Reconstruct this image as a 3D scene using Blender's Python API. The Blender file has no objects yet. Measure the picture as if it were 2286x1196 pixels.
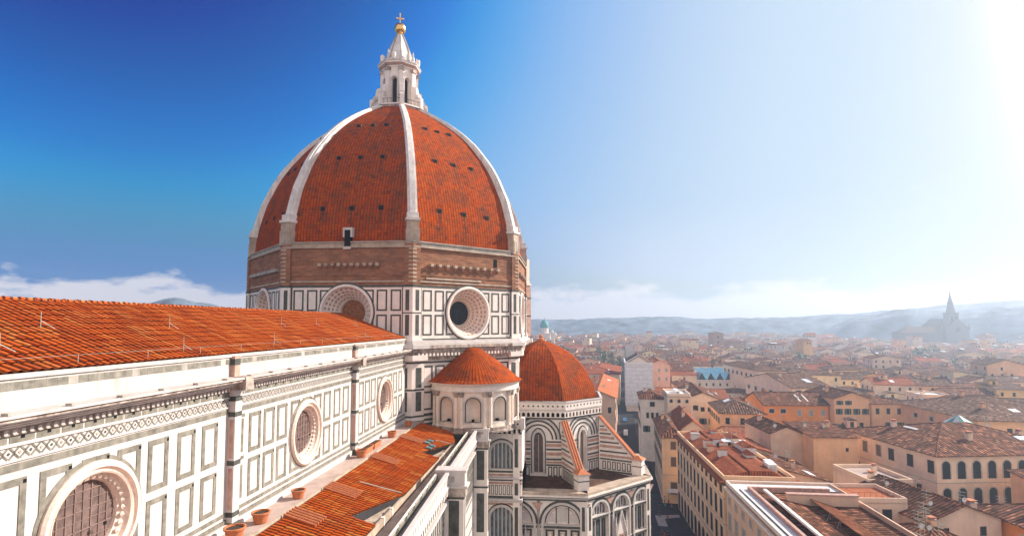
import bpy, math, random
from math import sin, cos, pi, radians, sqrt, atan2, floor
from mathutils import Vector, Matrix, noise
S = bpy.context.scene
COL = S.collection
rnd = random.Random(7)

# ------------------------------------------------------------------ camera, sky, sun, exposure
CZ = 47.0
YAW, PITCH = radians(5.607), radians(3.5)
cam = bpy.data.cameras.new('camera'); camo = bpy.data.objects.new('camera', cam); COL.objects.link(camo)
cam.sensor_width = 36; cam.lens = 1220/2286*36; cam.shift_y = 0.0220
cam.clip_start = 0.5; cam.clip_end = 12000
camo.location = (0, 0, CZ); camo.rotation_euler = (pi/2+PITCH, 0, YAW-pi/2)
S.camera = camo
SUN_AZ, SUN_EL = radians(-62), radians(31)     # azimuth from +X (nave axis) towards +Y
sd = Vector((cos(SUN_EL)*cos(SUN_AZ), cos(SUN_EL)*sin(SUN_AZ), sin(SUN_EL)))
sun = bpy.data.lights.new('sun', 'SUN'); sun.energy = 3.5; sun.angle = radians(.53); sun.color = (1, .91, .79)
so = bpy.data.objects.new('sun', sun); COL.objects.link(so)
so.rotation_euler = sd.to_track_quat('Z', 'Y').to_euler()
W = bpy.data.worlds.new('World'); S.world = W; W.use_nodes = True
nt = W.node_tree; nt.nodes.clear()
def N(t, kind, **kw):
    n = t.nodes.new(kind)
    for k, v in kw.items():
        if k.startswith('i_'):
            key = k[2:]; key = int(key) if key.isdigit() else key
            n.inputs[key].default_value = v
        else: setattr(n, k, v)
    return n
def math_node(t, op, a, b=None, c=None, clamp=False):
    n = t.nodes.new('ShaderNodeMath'); n.operation = op; n.use_clamp = clamp
    for i, x in enumerate((a, b, c)):
        if x is None: continue
        if isinstance(x, (int, float)): n.inputs[i].default_value = x
        else: t.links.new(x, n.inputs[i])
    return n.outputs[0]
def mixc(t, fac, a, b, blend='MIX'):
    n = t.nodes.new('ShaderNodeMix'); n.data_type = 'RGBA'; n.blend_type = blend
    for sock, x in ((n.inputs[0], fac), (n.inputs[6], a), (n.inputs[7], b)):
        if isinstance(x, (int, float)): sock.default_value = x
        elif isinstance(x, tuple): sock.default_value = x if len(x) == 4 else (*x, 1)
        else: t.links.new(x, sock)
    return n.outputs[2]
def ramp(t, fac, stops):
    n = t.nodes.new('ShaderNodeValToRGB'); cr = n.color_ramp
    while len(cr.elements) < len(stops): cr.elements.new(.5)
    for e, (p, c) in zip(cr.elements, stops):
        e.position = p; e.color = (*c, 1) if len(c) == 3 else c
    t.links.new(fac, n.inputs[0]); return n.outputs[0]
SKY_GAIN = .42
SKY_CURVES = (((.9, .0), (1.2, .0), (1.35, .012), (1.55, .07), (1.9, .20), (2.5, .33), (3.3, .43), (4.7, .50), (6.6, .53), (11, .66), (15, 1.0)),
              ((1.4, .03), (1.55, .065), (1.75, .13), (1.9, .19), (2.0, .26), (2.5, .41), (3.3, .52), (4.0, .58), (5.2, .63), (7, .65), (11, .72), (15, 1.0)),
              ((2.3, .24), (2.67, .34), (2.95, .51), (3.26, .68), (3.9, .76), (4.8, .77), (6, .78), (8.2, .78), (11, .80), (15, 1.0)))
def sky():
    t = nt; L = t.links.new
    sk = N(t, 'ShaderNodeTexSky', sky_type='NISHITA', sun_disc=False, sun_elevation=SUN_EL,
           sun_rotation=pi/2-SUN_AZ, altitude=50, air_density=1.0, dust_density=5.0, ozone_density=4.0)
    # tone the physical sky: deep blue away from the sun, soft white towards it
    sc_ = N(t, 'ShaderNodeVectorMath', operation='SCALE'); sc_.inputs['Scale'].default_value = 1/22; L(sk.outputs[0], sc_.inputs[0])
    gm = N(t, 'ShaderNodeGamma'); gm.inputs[1].default_value = .5; L(sc_.outputs[0], gm.inputs[0])
    cv = N(t, 'ShaderNodeRGBCurve'); L(gm.outputs[0], cv.inputs['Color'])
    for c, pts in zip(cv.mapping.curves, SKY_CURVES):
        pts = [(sqrt(x/22), y) for x, y in pts]
        c.points[0].location = (0, 0); c.points[-1].location = (1, 1)
        for x, y in pts: c.points.new(x, y)
    cv.mapping.update()
    hs = N(t, 'ShaderNodeVectorMath', operation='SCALE'); hs.inputs['Scale'].default_value = SKY_GAIN/.12; L(cv.outputs[0], hs.inputs[0])
    tc = N(t, 'ShaderNodeTexCoord'); sx = N(t, 'ShaderNodeSeparateXYZ'); L(tc.outputs['Generated'], sx.inputs[0])
    # bluer air low over the horizon, on the side away from the sun
    el = sx.outputs[2]; away = math_node(t, 'MULTIPLY', math_node(t, 'ADD', sx.outputs[1], .15), 2.2, clamp=True)
    low = ramp(t, el, [(.04, (1, 1, 1)), (.11, (.85, .85, .85)), (.21, (0, 0, 0))])
    low = math_node(t, 'MULTIPLY', low, math_node(t, 'ADD', .75, math_node(t, 'MULTIPLY', away, .25)))
    lc = N(t, 'ShaderNodeVectorMath', operation='SCALE'); lc.inputs['Scale'].default_value = SKY_GAIN/.12
    L(mixc(t, away, (.60, .70, .82), (.075, .252, .57)), lc.inputs[0])
    col = mixc(t, low, hs.outputs[0], lc.outputs[0])
    # cloud banks near the horizon and an unseen western layer added as fill light
    mp = N(t, 'ShaderNodeMapping'); mp.inputs['Scale'].default_value = (6, 6, 14); L(tc.outputs['Generated'], mp.inputs[0])
    nz = N(t, 'ShaderNodeTexNoise', i_Scale=1.8, i_Detail=9.0, i_Roughness=.55); L(mp.outputs[0], nz.inputs[0])
    cover = math_node(t, 'SUBTRACT', .80, math_node(t, 'MULTIPLY', el, 6.6))
    dens = math_node(t, 'MULTIPLY', math_node(t, 'SUBTRACT', math_node(t, 'ADD', nz.outputs[0], cover), .86), 7., clamp=True)
    west = math_node(t, 'MULTIPLY', math_node(t, 'SUBTRACT', math_node(t, 'MULTIPLY', sx.outputs[0], -1), .12), 2.2, clamp=True)
    n2 = N(t, 'ShaderNodeTexNoise', i_Scale=2.4, i_Detail=6.0); L(tc.outputs['Generated'], n2.inputs[0])
    fill_deck = math_node(t, 'MULTIPLY', west, math_node(t, 'MULTIPLY', math_node(t, 'SUBTRACT', n2.outputs[0], .28), 4, clamp=True))
    bg = N(t, 'ShaderNodeBackground'); bg.inputs[1].default_value = .12
    L(mixc(t, math_node(t, 'MULTIPLY', fill_deck, .95), mixc(t, math_node(t, 'MULTIPLY', dens, .9), col, (3.3, 3.15, 3.2)), (3.8, 3.35, 3.1)), bg.inputs[0])
    out = N(t, 'ShaderNodeOutputWorld'); L(bg.outputs[0], out.inputs[0])
sky()
S.view_settings.view_transform = 'Standard'; S.view_settings.look = 'None'
S.view_settings.gamma = 1; S.view_settings.exposure = 1.4
S.cycles.max_bounces = 6; S.cycles.volume_bounces = 0; S.cycles.use_denoising = True

# ------------------------------------------------------------------ materials
MATS = {}
def newmat(name, rough=.8, spec=.3, metal=0):
    m = bpy.data.materials.new(name); m.use_nodes = True; t = m.node_tree
    b = t.nodes['Principled BSDF']; b.inputs['Roughness'].default_value = rough
    b.inputs['Specular IOR Level'].default_value = spec; b.inputs['Metallic'].default_value = metal
    MATS[name] = m; return m, t, b
def plain(name, col, rough=.8, spec=.3, metal=0, var=.12, scale=1.5, streak=0., bump=0., dirt=None):
    """base colour with blotches, optional vertical rain streaks of dirt"""
    m, t, b = newmat(name, rough, spec, metal); L = t.links.new
    tc = N(t, 'ShaderNodeTexCoord')
    nz = N(t, 'ShaderNodeTexNoise', i_Scale=scale, i_Detail=6.0, i_Roughness=.6); L(tc.outputs['Object'], nz.inputs[0])
    lo = tuple(c*(1-var*1.6) for c in col); hi = tuple(min(1, c*(1+var)) for c in col)
    c = ramp(t, nz.outputs[0], [(.3, lo), (.7, hi)])
    if streak:
        mp = N(t, 'ShaderNodeMapping'); mp.inputs['Scale'].default_value = (1.6, 1.6, .12); L(tc.outputs['Object'], mp.inputs[0])
        n2 = N(t, 'ShaderNodeTexNoise', i_Scale=1.1, i_Detail=5.0, i_Roughness=.65); L(mp.outputs[0], n2.inputs[0])
        f = ramp(t, n2.outputs[0], [(.48, (0, 0, 0)), (.72, (1, 1, 1))])
        c = mixc(t, math_node(t, 'MULTIPLY', f, streak), c, dirt or tuple(x*.4 for x in col))
    L(c, b.inputs['Base Color'])
    if bump:
        n3 = N(t, 'ShaderNodeTexNoise', i_Scale=scale*6, i_Detail=4.0); L(tc.outputs['Object'], n3.inputs[0])
        bp = N(t, 'ShaderNodeBump', i_Strength=.6, i_Distance=bump); L(n3.outputs[0], bp.inputs['Height']); L(bp.outputs[0], b.inputs['Normal'])
    return m
def tiles(name, cols, p=.42, q=.42, groove=.5, stain=.45, bump=.08, staincol=(.07, .042, .028), rows=.45, spots=0., run=1, gw=.55):
    """clay roof tiles on metric UVs: u along the eave, v up the slope"""
    m, t, b = newmat(name, .9, .05); L = t.links.new
    uv = N(t, 'ShaderNodeUVMap'); sp = N(t, 'ShaderNodeSeparateXYZ'); L(uv.outputs[0], sp.inputs[0])
    pu = math_node(t, 'DIVIDE', sp.outputs[0], p); pv = math_node(t, 'DIVIDE', sp.outputs[1], q)
    fu = math_node(t, 'FLOOR', pu); fv = math_node(t, 'FLOOR', pv if run == 1 else math_node(t, 'DIVIDE', pv, run))
    cb = N(t, 'ShaderNodeCombineXYZ'); L(fu, cb.inputs[0]); L(fv, cb.inputs[1])
    wn = N(t, 'ShaderNodeTexWhiteNoise', noise_dimensions='2D'); L(cb.outputs[0], wn.inputs[0])
    c = ramp(t, wn.outputs[0], [(i/(len(cols)-1), x) for i, x in enumerate(cols)])
    tc = N(t, 'ShaderNodeTexCoord')
    nz = N(t, 'ShaderNodeTexNoise', i_Scale=.35, i_Detail=8.0, i_Roughness=.65); L(tc.outputs['Object'], nz.inputs[0])
    st = ramp(t, nz.outputs[0], [(.42, (0, 0, 0)), (.75, (1, 1, 1))])
    c = mixc(t, math_node(t, 'MULTIPLY', st, stain), c, staincol)
    if spots:
        n4 = N(t, 'ShaderNodeTexNoise', i_Scale=1.1, i_Detail=3.0, i_Roughness=.7); L(tc.outputs['Object'], n4.inputs[0])
        sp2 = ramp(t, n4.outputs[0], [(.56, (0, 0, 0)), (.68, (1, 1, 1))]); c = mixc(t, math_node(t, 'MULTIPLY', sp2, spots), c, staincol)
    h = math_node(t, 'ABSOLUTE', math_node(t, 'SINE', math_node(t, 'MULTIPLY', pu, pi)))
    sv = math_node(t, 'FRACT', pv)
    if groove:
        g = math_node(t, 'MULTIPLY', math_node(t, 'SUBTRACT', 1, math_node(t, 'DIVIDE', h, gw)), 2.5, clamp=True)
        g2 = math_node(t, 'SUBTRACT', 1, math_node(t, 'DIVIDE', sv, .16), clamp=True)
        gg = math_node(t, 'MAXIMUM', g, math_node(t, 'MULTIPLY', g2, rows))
        c = mixc(t, math_node(t, 'MULTIPLY', gg, groove), c, (.05, .025, .015))  # joint lines, plus the shade between cover tiles painted into the colour
    L(c, b.inputs['Base Color'])
    if bump:
        hh = math_node(t, 'SUBTRACT', h, math_node(t, 'MULTIPLY', sv, .5))
        bp = N(t, 'ShaderNodeBump', i_Strength=1., i_Distance=bump); L(hh, bp.inputs['Height']); L(bp.outputs[0], b.inputs['Normal'])
    return m
def bricks(name, c1, c2, mortar, sx=1., stain=.5):
    m, t, b = newmat(name, .9, .15); L = t.links.new
    uv = N(t, 'ShaderNodeUVMap')
    br = N(t, 'ShaderNodeTexBrick', i_Scale=sx); br.inputs['Color1'].default_value = (*c1, 1); br.inputs['Color2'].default_value = (*c2, 1)
    br.inputs['Mortar'].default_value = (*mortar, 1); br.inputs['Mortar Size'].default_value = .035
    br.inputs['Brick Width'].default_value = .9; br.inputs['Row Height'].default_value = .28
    L(uv.outputs[0], br.inputs[0])
    tc = N(t, 'ShaderNodeTexCoord')
    mp = N(t, 'ShaderNodeMapping'); mp.inputs['Scale'].default_value = (.5, .5, 1.3); L(tc.outputs['Object'], mp.inputs[0])
    nz = N(t, 'ShaderNodeTexNoise', i_Scale=.9, i_Detail=8.0, i_Roughness=.7); L(mp.outputs[0], nz.inputs[0])
    st = ramp(t, nz.outputs[0], [(.35, (0, 0, 0)), (.7, (1, 1, 1))])
    c = mixc(t, math_node(t, 'MULTIPLY', st, stain), br.outputs[0], (.12, .075, .055))
    L(c, b.inputs['Base Color'])
    bp = N(t, 'ShaderNodeBump', i_Strength=1., i_Distance=.25); L(nz.outputs[0], bp.inputs['Height']); L(bp.outputs[0], b.inputs['Normal'])
    return m
plain('marble', (.80, .71, .65), .6, .3, var=.07, scale=.8, streak=.28, dirt=(.42, .35, .30))
plain('marble_clean', (.57, .515, .49), .55, .3, var=.08, scale=.8, streak=.3, dirt=(.5, .43, .38))
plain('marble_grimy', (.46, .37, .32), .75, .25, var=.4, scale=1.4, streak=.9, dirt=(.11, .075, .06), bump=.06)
plain('serpentine', (.075, .08, .072), .6, .3, var=.35, scale=1.8, streak=.25, dirt=(.16, .14, .12))
plain('serpentine_worn', (.195, .178, .148), .7, .3, var=.28, scale=2.6, streak=.4, dirt=(.42, .37, .32))
plain('marble_pink', (.50, .30, .24), .65, .3, var=.2, scale=1.5, streak=.3)
plain('stone_grey', (.40, .36, .32), .85, .2, var=.2, scale=.7, streak=.4, bump=.05)
plain('stone_warm', (.46, .36, .28), .85, .2, var=.2, scale=.7, streak=.4, bump=.05)
plain('pink_paving', (.44, .33, .29), .85, .2, var=.15, scale=.6)
plain('rib_marble', (.72, .67, .63), .7, .25, var=.14, scale=.7, streak=.5, dirt=(.30, .26, .24))
plain('dark_void', (.012, .012, .014), .9, .1, var=0)
plain('window_lead', (.15, .10, .09), .5, .4, var=.3, scale=2.5)
plain('window_wood', (.30, .12, .055), .7, .3, var=.35, scale=2.)
plain('lead_came', (.24, .16, .14), .6, .3, var=.1)
plain('marble_dull', (.52, .465, .44), .7, .25, var=.12, scale=.7, streak=.55, dirt=(.30, .25, .215))
plain('marble_warm', (.80, .68, .58), .65, .3, var=.08, scale=1, streak=.16, dirt=(.38, .28, .22))
plain('pane_blue', (.10, .15, .18), .3, .5, var=.4, scale=1.2)
plain('stone_peach', (.74, .58, .49), .7, .3, var=.12, scale=3, streak=.2)
plain('dome_stain', (.09, .045, .03), .9, .1, var=.3, scale=2)
plain('window_blue', (.018, .026, .034), .4, .3, var=.4, scale=1.5)
plain('glass_dark', (.010, .014, .022), .5, .12, var=.3)
plain('gold', (.83, .50, .16), .28, .5, metal=1, var=.1)
plain('iron', (.05, .05, .055), .5, .4, metal=.6, var=.1)
plain('steel_pale', (.42, .42, .36), .45, .5, metal=.3, var=.1)
plain('teal_glass', (.10, .20, .22), .15, .6, var=.15)
plain('terracotta', (.50, .17, .075), .8, .25, var=.15, scale=4, streak=.2)
plain('soil', (.06, .045, .035), .95, .1, var=.2, scale=8)
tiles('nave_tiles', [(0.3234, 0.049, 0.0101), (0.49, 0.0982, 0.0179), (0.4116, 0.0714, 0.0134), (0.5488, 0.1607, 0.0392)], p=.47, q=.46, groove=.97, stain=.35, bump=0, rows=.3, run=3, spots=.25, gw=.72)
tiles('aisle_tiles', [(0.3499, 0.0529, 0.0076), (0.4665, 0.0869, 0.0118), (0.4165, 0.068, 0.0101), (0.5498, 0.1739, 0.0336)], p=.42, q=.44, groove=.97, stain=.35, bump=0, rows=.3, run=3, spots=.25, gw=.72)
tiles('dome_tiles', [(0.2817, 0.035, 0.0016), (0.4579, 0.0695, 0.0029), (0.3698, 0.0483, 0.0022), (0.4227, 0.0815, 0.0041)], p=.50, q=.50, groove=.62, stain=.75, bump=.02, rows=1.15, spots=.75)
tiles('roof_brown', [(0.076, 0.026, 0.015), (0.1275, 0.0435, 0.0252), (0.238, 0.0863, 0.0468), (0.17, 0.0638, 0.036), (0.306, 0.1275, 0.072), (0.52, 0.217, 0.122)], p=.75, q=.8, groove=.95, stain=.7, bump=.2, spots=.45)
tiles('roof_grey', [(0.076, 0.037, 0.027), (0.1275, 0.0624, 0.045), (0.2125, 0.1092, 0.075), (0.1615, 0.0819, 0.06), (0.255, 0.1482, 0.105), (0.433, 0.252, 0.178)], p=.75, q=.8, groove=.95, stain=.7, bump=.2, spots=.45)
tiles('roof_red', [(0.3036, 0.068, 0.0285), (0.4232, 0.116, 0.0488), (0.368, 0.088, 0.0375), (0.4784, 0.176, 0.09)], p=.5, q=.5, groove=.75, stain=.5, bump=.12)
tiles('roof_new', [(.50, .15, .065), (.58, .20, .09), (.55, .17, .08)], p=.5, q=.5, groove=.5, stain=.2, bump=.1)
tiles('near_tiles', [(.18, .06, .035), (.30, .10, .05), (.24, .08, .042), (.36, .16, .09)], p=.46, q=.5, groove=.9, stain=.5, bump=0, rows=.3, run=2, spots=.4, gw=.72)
bricks('dome_brick', (.30, .115, .06), (.42, .19, .105), (.34, .18, .11), .75, .8)
PLAST = {'peach': (.85, .56, .35), 'cream': (0.85, 0.64, 0.47), 'pale yellow': (0.84, 0.65, 0.4), 'ochre': (0.74, 0.46, 0.2), 'orange': (0.78, 0.29, 0.07), 'apricot': (0.85, 0.49, 0.27),
         'pink': (0.84, 0.48, 0.37), 'beige': (0.72, 0.54, 0.42), 'tan': (0.7, 0.48, 0.35), 'grey': (0.62, 0.54, 0.48), 'off white': (0.84, 0.74, 0.65), 'brown': (0.44, 0.28, 0.2)}
for k, c in PLAST.items():
    plain('plaster '+k, c, .9, .15, var=.10, scale=.35, streak=.22, dirt=tuple(x*.55 for x in c))
plain('stone_trim', (.50, .44, .37), .8, .2, var=.12)
plain('shutter_green', (.035, .075, .05), .6, .3, var=.2)
plain('shutter_brown', (.13, .075, .05), .6, .3, var=.2)
plain('shutter_grey', (.30, .30, .30), .6, .3, var=.1)
plain('white_metal', (.80, .80, .80), .4, .4, var=.05)
plain('skylight_glass', (.70, .76, .80), .12, .8, var=.1)  # pale base colour stands in for the sky reflected in the panes
plain('membrane', (.66, .65, .65), .6, .3, var=.12, scale=.8, streak=.2)
plain('flashing', (.78, .74, .68), .5, .3, var=.08)
plain('asphalt', (.012, .014, .02), .85, .25, var=.2, scale=.15)
plain('paving', (.036, .037, .046), .8, .3, var=.25, scale=.5)
plain('pale_paving', (.40, .36, .32), .85, .2, var=.15, scale=1)
plain('scaffold_net', (.76, .78, .82), .8, .2, var=.12, scale=.6, streak=.3, dirt=(.42, .47, .56))
plain('copper_green', (.07, .34, .33), .6, .3, var=.15)
plain('sawtooth_glass', (.25, .50, .58), .25, .6, var=.2, scale=.8)
plain('terrace_green', (.10, .36, .27), .7, .3, var=.2)
plain('dark_roof', (.10, .055, .04), .9, .15, var=.4, scale=.7)
plain('bark', (.09, .065, .045), .9, .1, var=.3, scale=3)
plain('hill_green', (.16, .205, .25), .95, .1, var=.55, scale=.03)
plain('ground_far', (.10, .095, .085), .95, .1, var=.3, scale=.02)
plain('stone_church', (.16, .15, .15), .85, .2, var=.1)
for i, c in enumerate([(.035, .075, .025), (.05, .095, .03), (.025, .055, .022)]): plain('foliage%d' % i, c, .7, .3, var=.3, scale=.7)

# ------------------------------------------------------------------ mesh builder
class MB:
    def __init__(s): s.v, s.f, s.m, s.uv, s.slots = [], [], [], [], []; s.map = None; s.flip = False
    def poly(s, pts, mat, uv=None):
        P = [Vector(s.map(*p)) if s.map else Vector(p) for p in pts]
        if s.flip: P.reverse(); uv = uv[::-1] if uv else None
        i = len(s.v); s.v += P; s.f.append(list(range(i, i+len(P))))
        if mat not in s.slots: s.slots.append(mat)
        s.m.append(s.slots.index(mat))
        if uv is None:
            n = Vector((0, 0, 0))
            for a in range(len(P)): n += (P[a]-P[0]).cross(P[(a+1) % len(P)]-P[0])
            n = n.normalized() if n.length > 1e-12 else Vector((0, 0, 1))
            if abs(n.z) > .985: uv = [(p.x, p.y) for p in P]
            else:
                ux = Vector((0, 0, 1)).cross(n).normalized(); vx = n.cross(ux)
                uv = [(p.dot(ux), p.dot(vx)) for p in P]
        s.uv.append(uv)
    def box(s, x0, x1, y0, y1, z0, z1, mat, top=None):
        a, b, c, d = (x0, y0), (x1, y0), (x1, y1), (x0, y1)
        for p, q in ((a, b), (b, c), (c, d), (d, a)):
            s.poly([(*p, z0), (*q, z0), (*q, z1), (*p, z1)], mat)
        s.poly([(*a, z1), (*b, z1), (*c, z1), (*d, z1)], top or mat)
        s.poly([(*d, z0), (*c, z0), (*b, z0), (*a, z0)], mat)
    def prism(s, pts, z0, z1, mat, top=None, bottom=True):
        n = len(pts)
        for i in range(n):
            p, q = pts[i], pts[(i+1) % n]
            s.poly([(*p, z0), (*q, z0), (*q, z1), (*p, z1)], mat)
        s.poly([(*p, z1) for p in pts], top or mat)
        if bottom: s.poly([(*p, z0) for p in pts[::-1]], mat)
    def hull(s, A, B, mat, cap=True):
        """skin between two equal loops of 3-D points"""
        n = len(A)
        for i in range(n): s.poly([A[i], A[(i+1) % n], B[(i+1) % n], B[i]], mat)
        if cap: s.poly(A[::-1], mat); s.poly(B, mat)
    def tube(s, a, b, r0, r1, mat, n=6):
        a, b = Vector(a), Vector(b); d = (b-a).normalized()
        x = d.orthogonal().normalized(); y = d.cross(x)
        ra = [a+(x*cos(2*pi*i/n)+y*sin(2*pi*i/n))*r0 for i in range(n)]
        rb = [b+(x*cos(2*pi*i/n)+y*sin(2*pi*i/n))*r1 for i in range(n)]
        s.hull(ra, rb, mat)
    def lathe(s, c, prof, mat, n=24, a0=0, a1=2*pi):
        """profile [(r,z)...] round the vertical through c"""
        full = abs(a1-a0-2*pi) < 1e-6
        for i in range(n):
            t0 = a0+(a1-a0)*i/n; t1 = a0+(a1-a0)*(i+1)/n
            for (r0, z0), (r1, z1) in zip(prof, prof[1:]):
                q = [(c[0]+r0*cos(t0), c[1]+r0*sin(t0), z0), (c[0]+r0*cos(t1), c[1]+r0*sin(t1), z0),
                     (c[0]+r1*cos(t1), c[1]+r1*sin(t1), z1), (c[0]+r1*cos(t0), c[1]+r1*sin(t0), z1)]
                if r1 < 1e-6: q = q[:3]
                elif r0 < 1e-6: q = [q[0], q[2], q[3]]
                s.poly(q, mat)
    def ring(s, cu, cz, prof, mat, n=40, a0=0., a1=2*pi):
        """wall frame: revolve [(r,w)...] about the wall normal through (cu,cz)"""
        for i in range(n):
            t0 = a0+(a1-a0)*i/n; t1 = a0+(a1-a0)*(i+1)/n
            for (r0, w0), (r1, w1) in zip(prof, prof[1:]):
                q = [(cu+r0*cos(t0), w0, cz+r0*sin(t0)), (cu+r1*cos(t0), w1, cz+r1*sin(t0)),
                     (cu+r1*cos(t1), w1, cz+r1*sin(t1)), (cu+r0*cos(t1), w0, cz+r0*sin(t1))]
                s.poly(q if r0 > 1e-6 else q[1:], mat)
    def disc(s, cu, cz, r, w, mat, n=40):
        s.poly([(cu+r*cos(2*pi*i/n), w, cz+r*sin(2*pi*i/n)) for i in range(n)], mat)
    def hole_wall(s, u0, u1, z0, z1, cu, cz, r, mat, w=0., n=48):
        """flat wall with a round opening"""
        def edge(t):
            c, d = cos(t), sin(t); k = 1e9
            if c > 1e-9: k = min(k, (u1-cu)/c)
            if c < -1e-9: k = min(k, (u0-cu)/c)
            if d > 1e-9: k = min(k, (z1-cz)/d)
            if d < -1e-9: k = min(k, (z0-cz)/d)
            return (cu+k*c, w, cz+k*d)
        ts = sorted(set([2*pi*i/n for i in range(n)] + [atan2(z-cz, u-cu) % (2*pi) for u in (u0, u1) for z in (z0, z1)]))
        for a, b in zip(ts, ts[1:]+[ts[0]+2*pi]):
            s.poly([(cu+r*cos(a), w, cz+r*sin(a)), edge(a), edge(b), (cu+r*cos(b), w, cz+r*sin(b))], mat)
    def frame(s, u0, u1, z0, z1, t, mat, w0=-.02, w1=.04, clip=None):
        """a rectangular strip frame on a wall; pieces inside the clip circle are left out"""
        for a, b, c, d in ((u0, u1, z1-t, z1), (u0, u1, z0, z0+t), (u0, u0+t, z0+t, z1-t), (u1-t, u1, z0+t, z1-t)):
            if clip is None: s.box(a, b, w0, w1, c, d, mat); continue
            k = max(1, int(max(b-a, d-c)/.25))
            for i in range(k):
                if b-a > d-c: p, q, e, g = a+(b-a)*i/k, a+(b-a)*(i+1)/k, c, d
                else: p, q, e, g = a, b, c+(d-c)*i/k, c+(d-c)*(i+1)/k
                if sqrt(((p+q)/2-clip[0])**2+((e+g)/2-clip[1])**2) > clip[2]: s.box(p, q, w0, w1, e, g, mat)
    def arch_wall(s, u0, u1, z0, z1, cu, hw, zs, zp, mat, depth=.6, back=None, n=12, w=0., pointed=1.):
        """wall panel with one arched recess: half width hw, sill zs, springing zp"""
        arc = [(cu-hw*cos(pi*i/n), zp+hw*pointed*sin(pi*i/n)) for i in range(n+1)]
        s.poly([(u0, w, z0), (cu-hw, w, z0), (cu-hw, w, z1), (u0, w, z1)], mat)
        s.poly([(cu+hw, w, z0), (u1, w, z0), (u1, w, z1), (cu+hw, w, z1)], mat)
        if zs > z0+1e-4: s.poly([(cu-hw, w, z0), (cu+hw, w, z0), (cu+hw, w, zs), (cu-hw, w, zs)], mat)
        for (a, b), (c, d) in zip(arc, arc[1:]): s.poly([(a, w, b), (c, w, d), (c, w, z1), (a, w, z1)], mat)
        loop = [(cu-hw, zs)]+arc+[(cu+hw, zs)]
        for (a, b), (c, d) in zip(loop, loop[1:]+loop[:1]):
            s.poly([(a, w, b), (a, w-depth, b), (c, w-depth, d), (c, w, d)], mat)
        s.poly([(a, w-depth, b) for a, b in loop], back or mat)
    def archband(s, cu, hw, zs, zp, t, mat, w0=-.02, w1=.06, n=12, pointed=1.):
        """a strip that follows an arched opening, legs included"""
        def pts(h): return [(cu-h, zs)]+[(cu-h*cos(pi*i/n), zp+h*pointed*sin(pi*i/n)) for i in range(n+1)]+[(cu+h, zs)]
        A, B = pts(hw), pts(hw+t)
        for i in range(len(A)-1):
            a, b, c, d = A[i], A[i+1], B[i+1], B[i]
            s.poly([(a[0], w1, a[1]), (b[0], w1, b[1]), (c[0], w1, c[1]), (d[0], w1, d[1])], mat)
            for p, q in ((a, b), (c, d)): s.poly([(p[0], w0, p[1]), (q[0], w0, q[1]), (q[0], w1, q[1]), (p[0], w1, p[1])], mat)
    def build(s, name, parent=None, smooth=False):
        me = bpy.data.meshes.new(name)
        org = Vector((0, 0, 0)); q = parent
        while q is not None: org = org + q.location; q = q.parent
        me.from_pydata([p-org for p in s.v] if not getattr(s, 'local', False) else s.v, [], s.f)
        for k in s.slots: me.materials.append(MATS[k])
        me.polygons.foreach_set('material_index', s.m)
        ul = me.uv_layers.new(name='UVMap'); flat = [c for f in s.uv for p in f for c in p]
        ul.data.foreach_set('uv', flat)
        if smooth: me.polygons.foreach_set('use_smooth', [True]*len(s.f))
        me.update()
        o = bpy.data.objects.new(name, me); COL.objects.link(o)
        if parent is not None: o.parent = parent
        return o
def LB():
    m = MB(); m.local = True; return m
def wallmap(P0, n):
    """local (u, w, z): u to the right seen from outside, w outwards"""
    n = Vector((n[0], n[1], 0)).normalized(); u = Vector((0, 0, 1)).cross(n); P0 = Vector((P0[0], P0[1], 0))
    return lambda a, w, z: P0+u*a+n*w+Vector((0, 0, z))
def wmb(P0, n):
    m = MB(); m.map = wallmap(P0, n); m.flip = True; return m
def thing(name, label, cat, loc=(0, 0, 0), rz=0., group=None):
    o = bpy.data.objects.new(name, None); COL.objects.link(o); o.location = loc; o.rotation_euler = (0, 0, rz)
    o.empty_display_size = .5
    return tag(o, label, cat, group)
def tag(o, label, cat, group=None, kind=None):
    if label: o['label'] = label
    if cat: o['category'] = cat
    if group: o['group'] = group
    if kind: o['kind'] = kind
    return o
def struct(o, kind='structure'): o['kind'] = kind; return o
def dup(root, loc=None, rz=None, label=None, parent=None):
    def cp(o, par):
        c = o.copy(); COL.objects.link(c); c.parent = par
        for ch in list(o.children): cp(ch, c)
        return c
    r = cp(root, parent)
    if loc is not None: r.location = loc
    if rz is not None: r.rotation_euler = (0, 0, rz)
    if label: r['label'] = label
    return r

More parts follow.
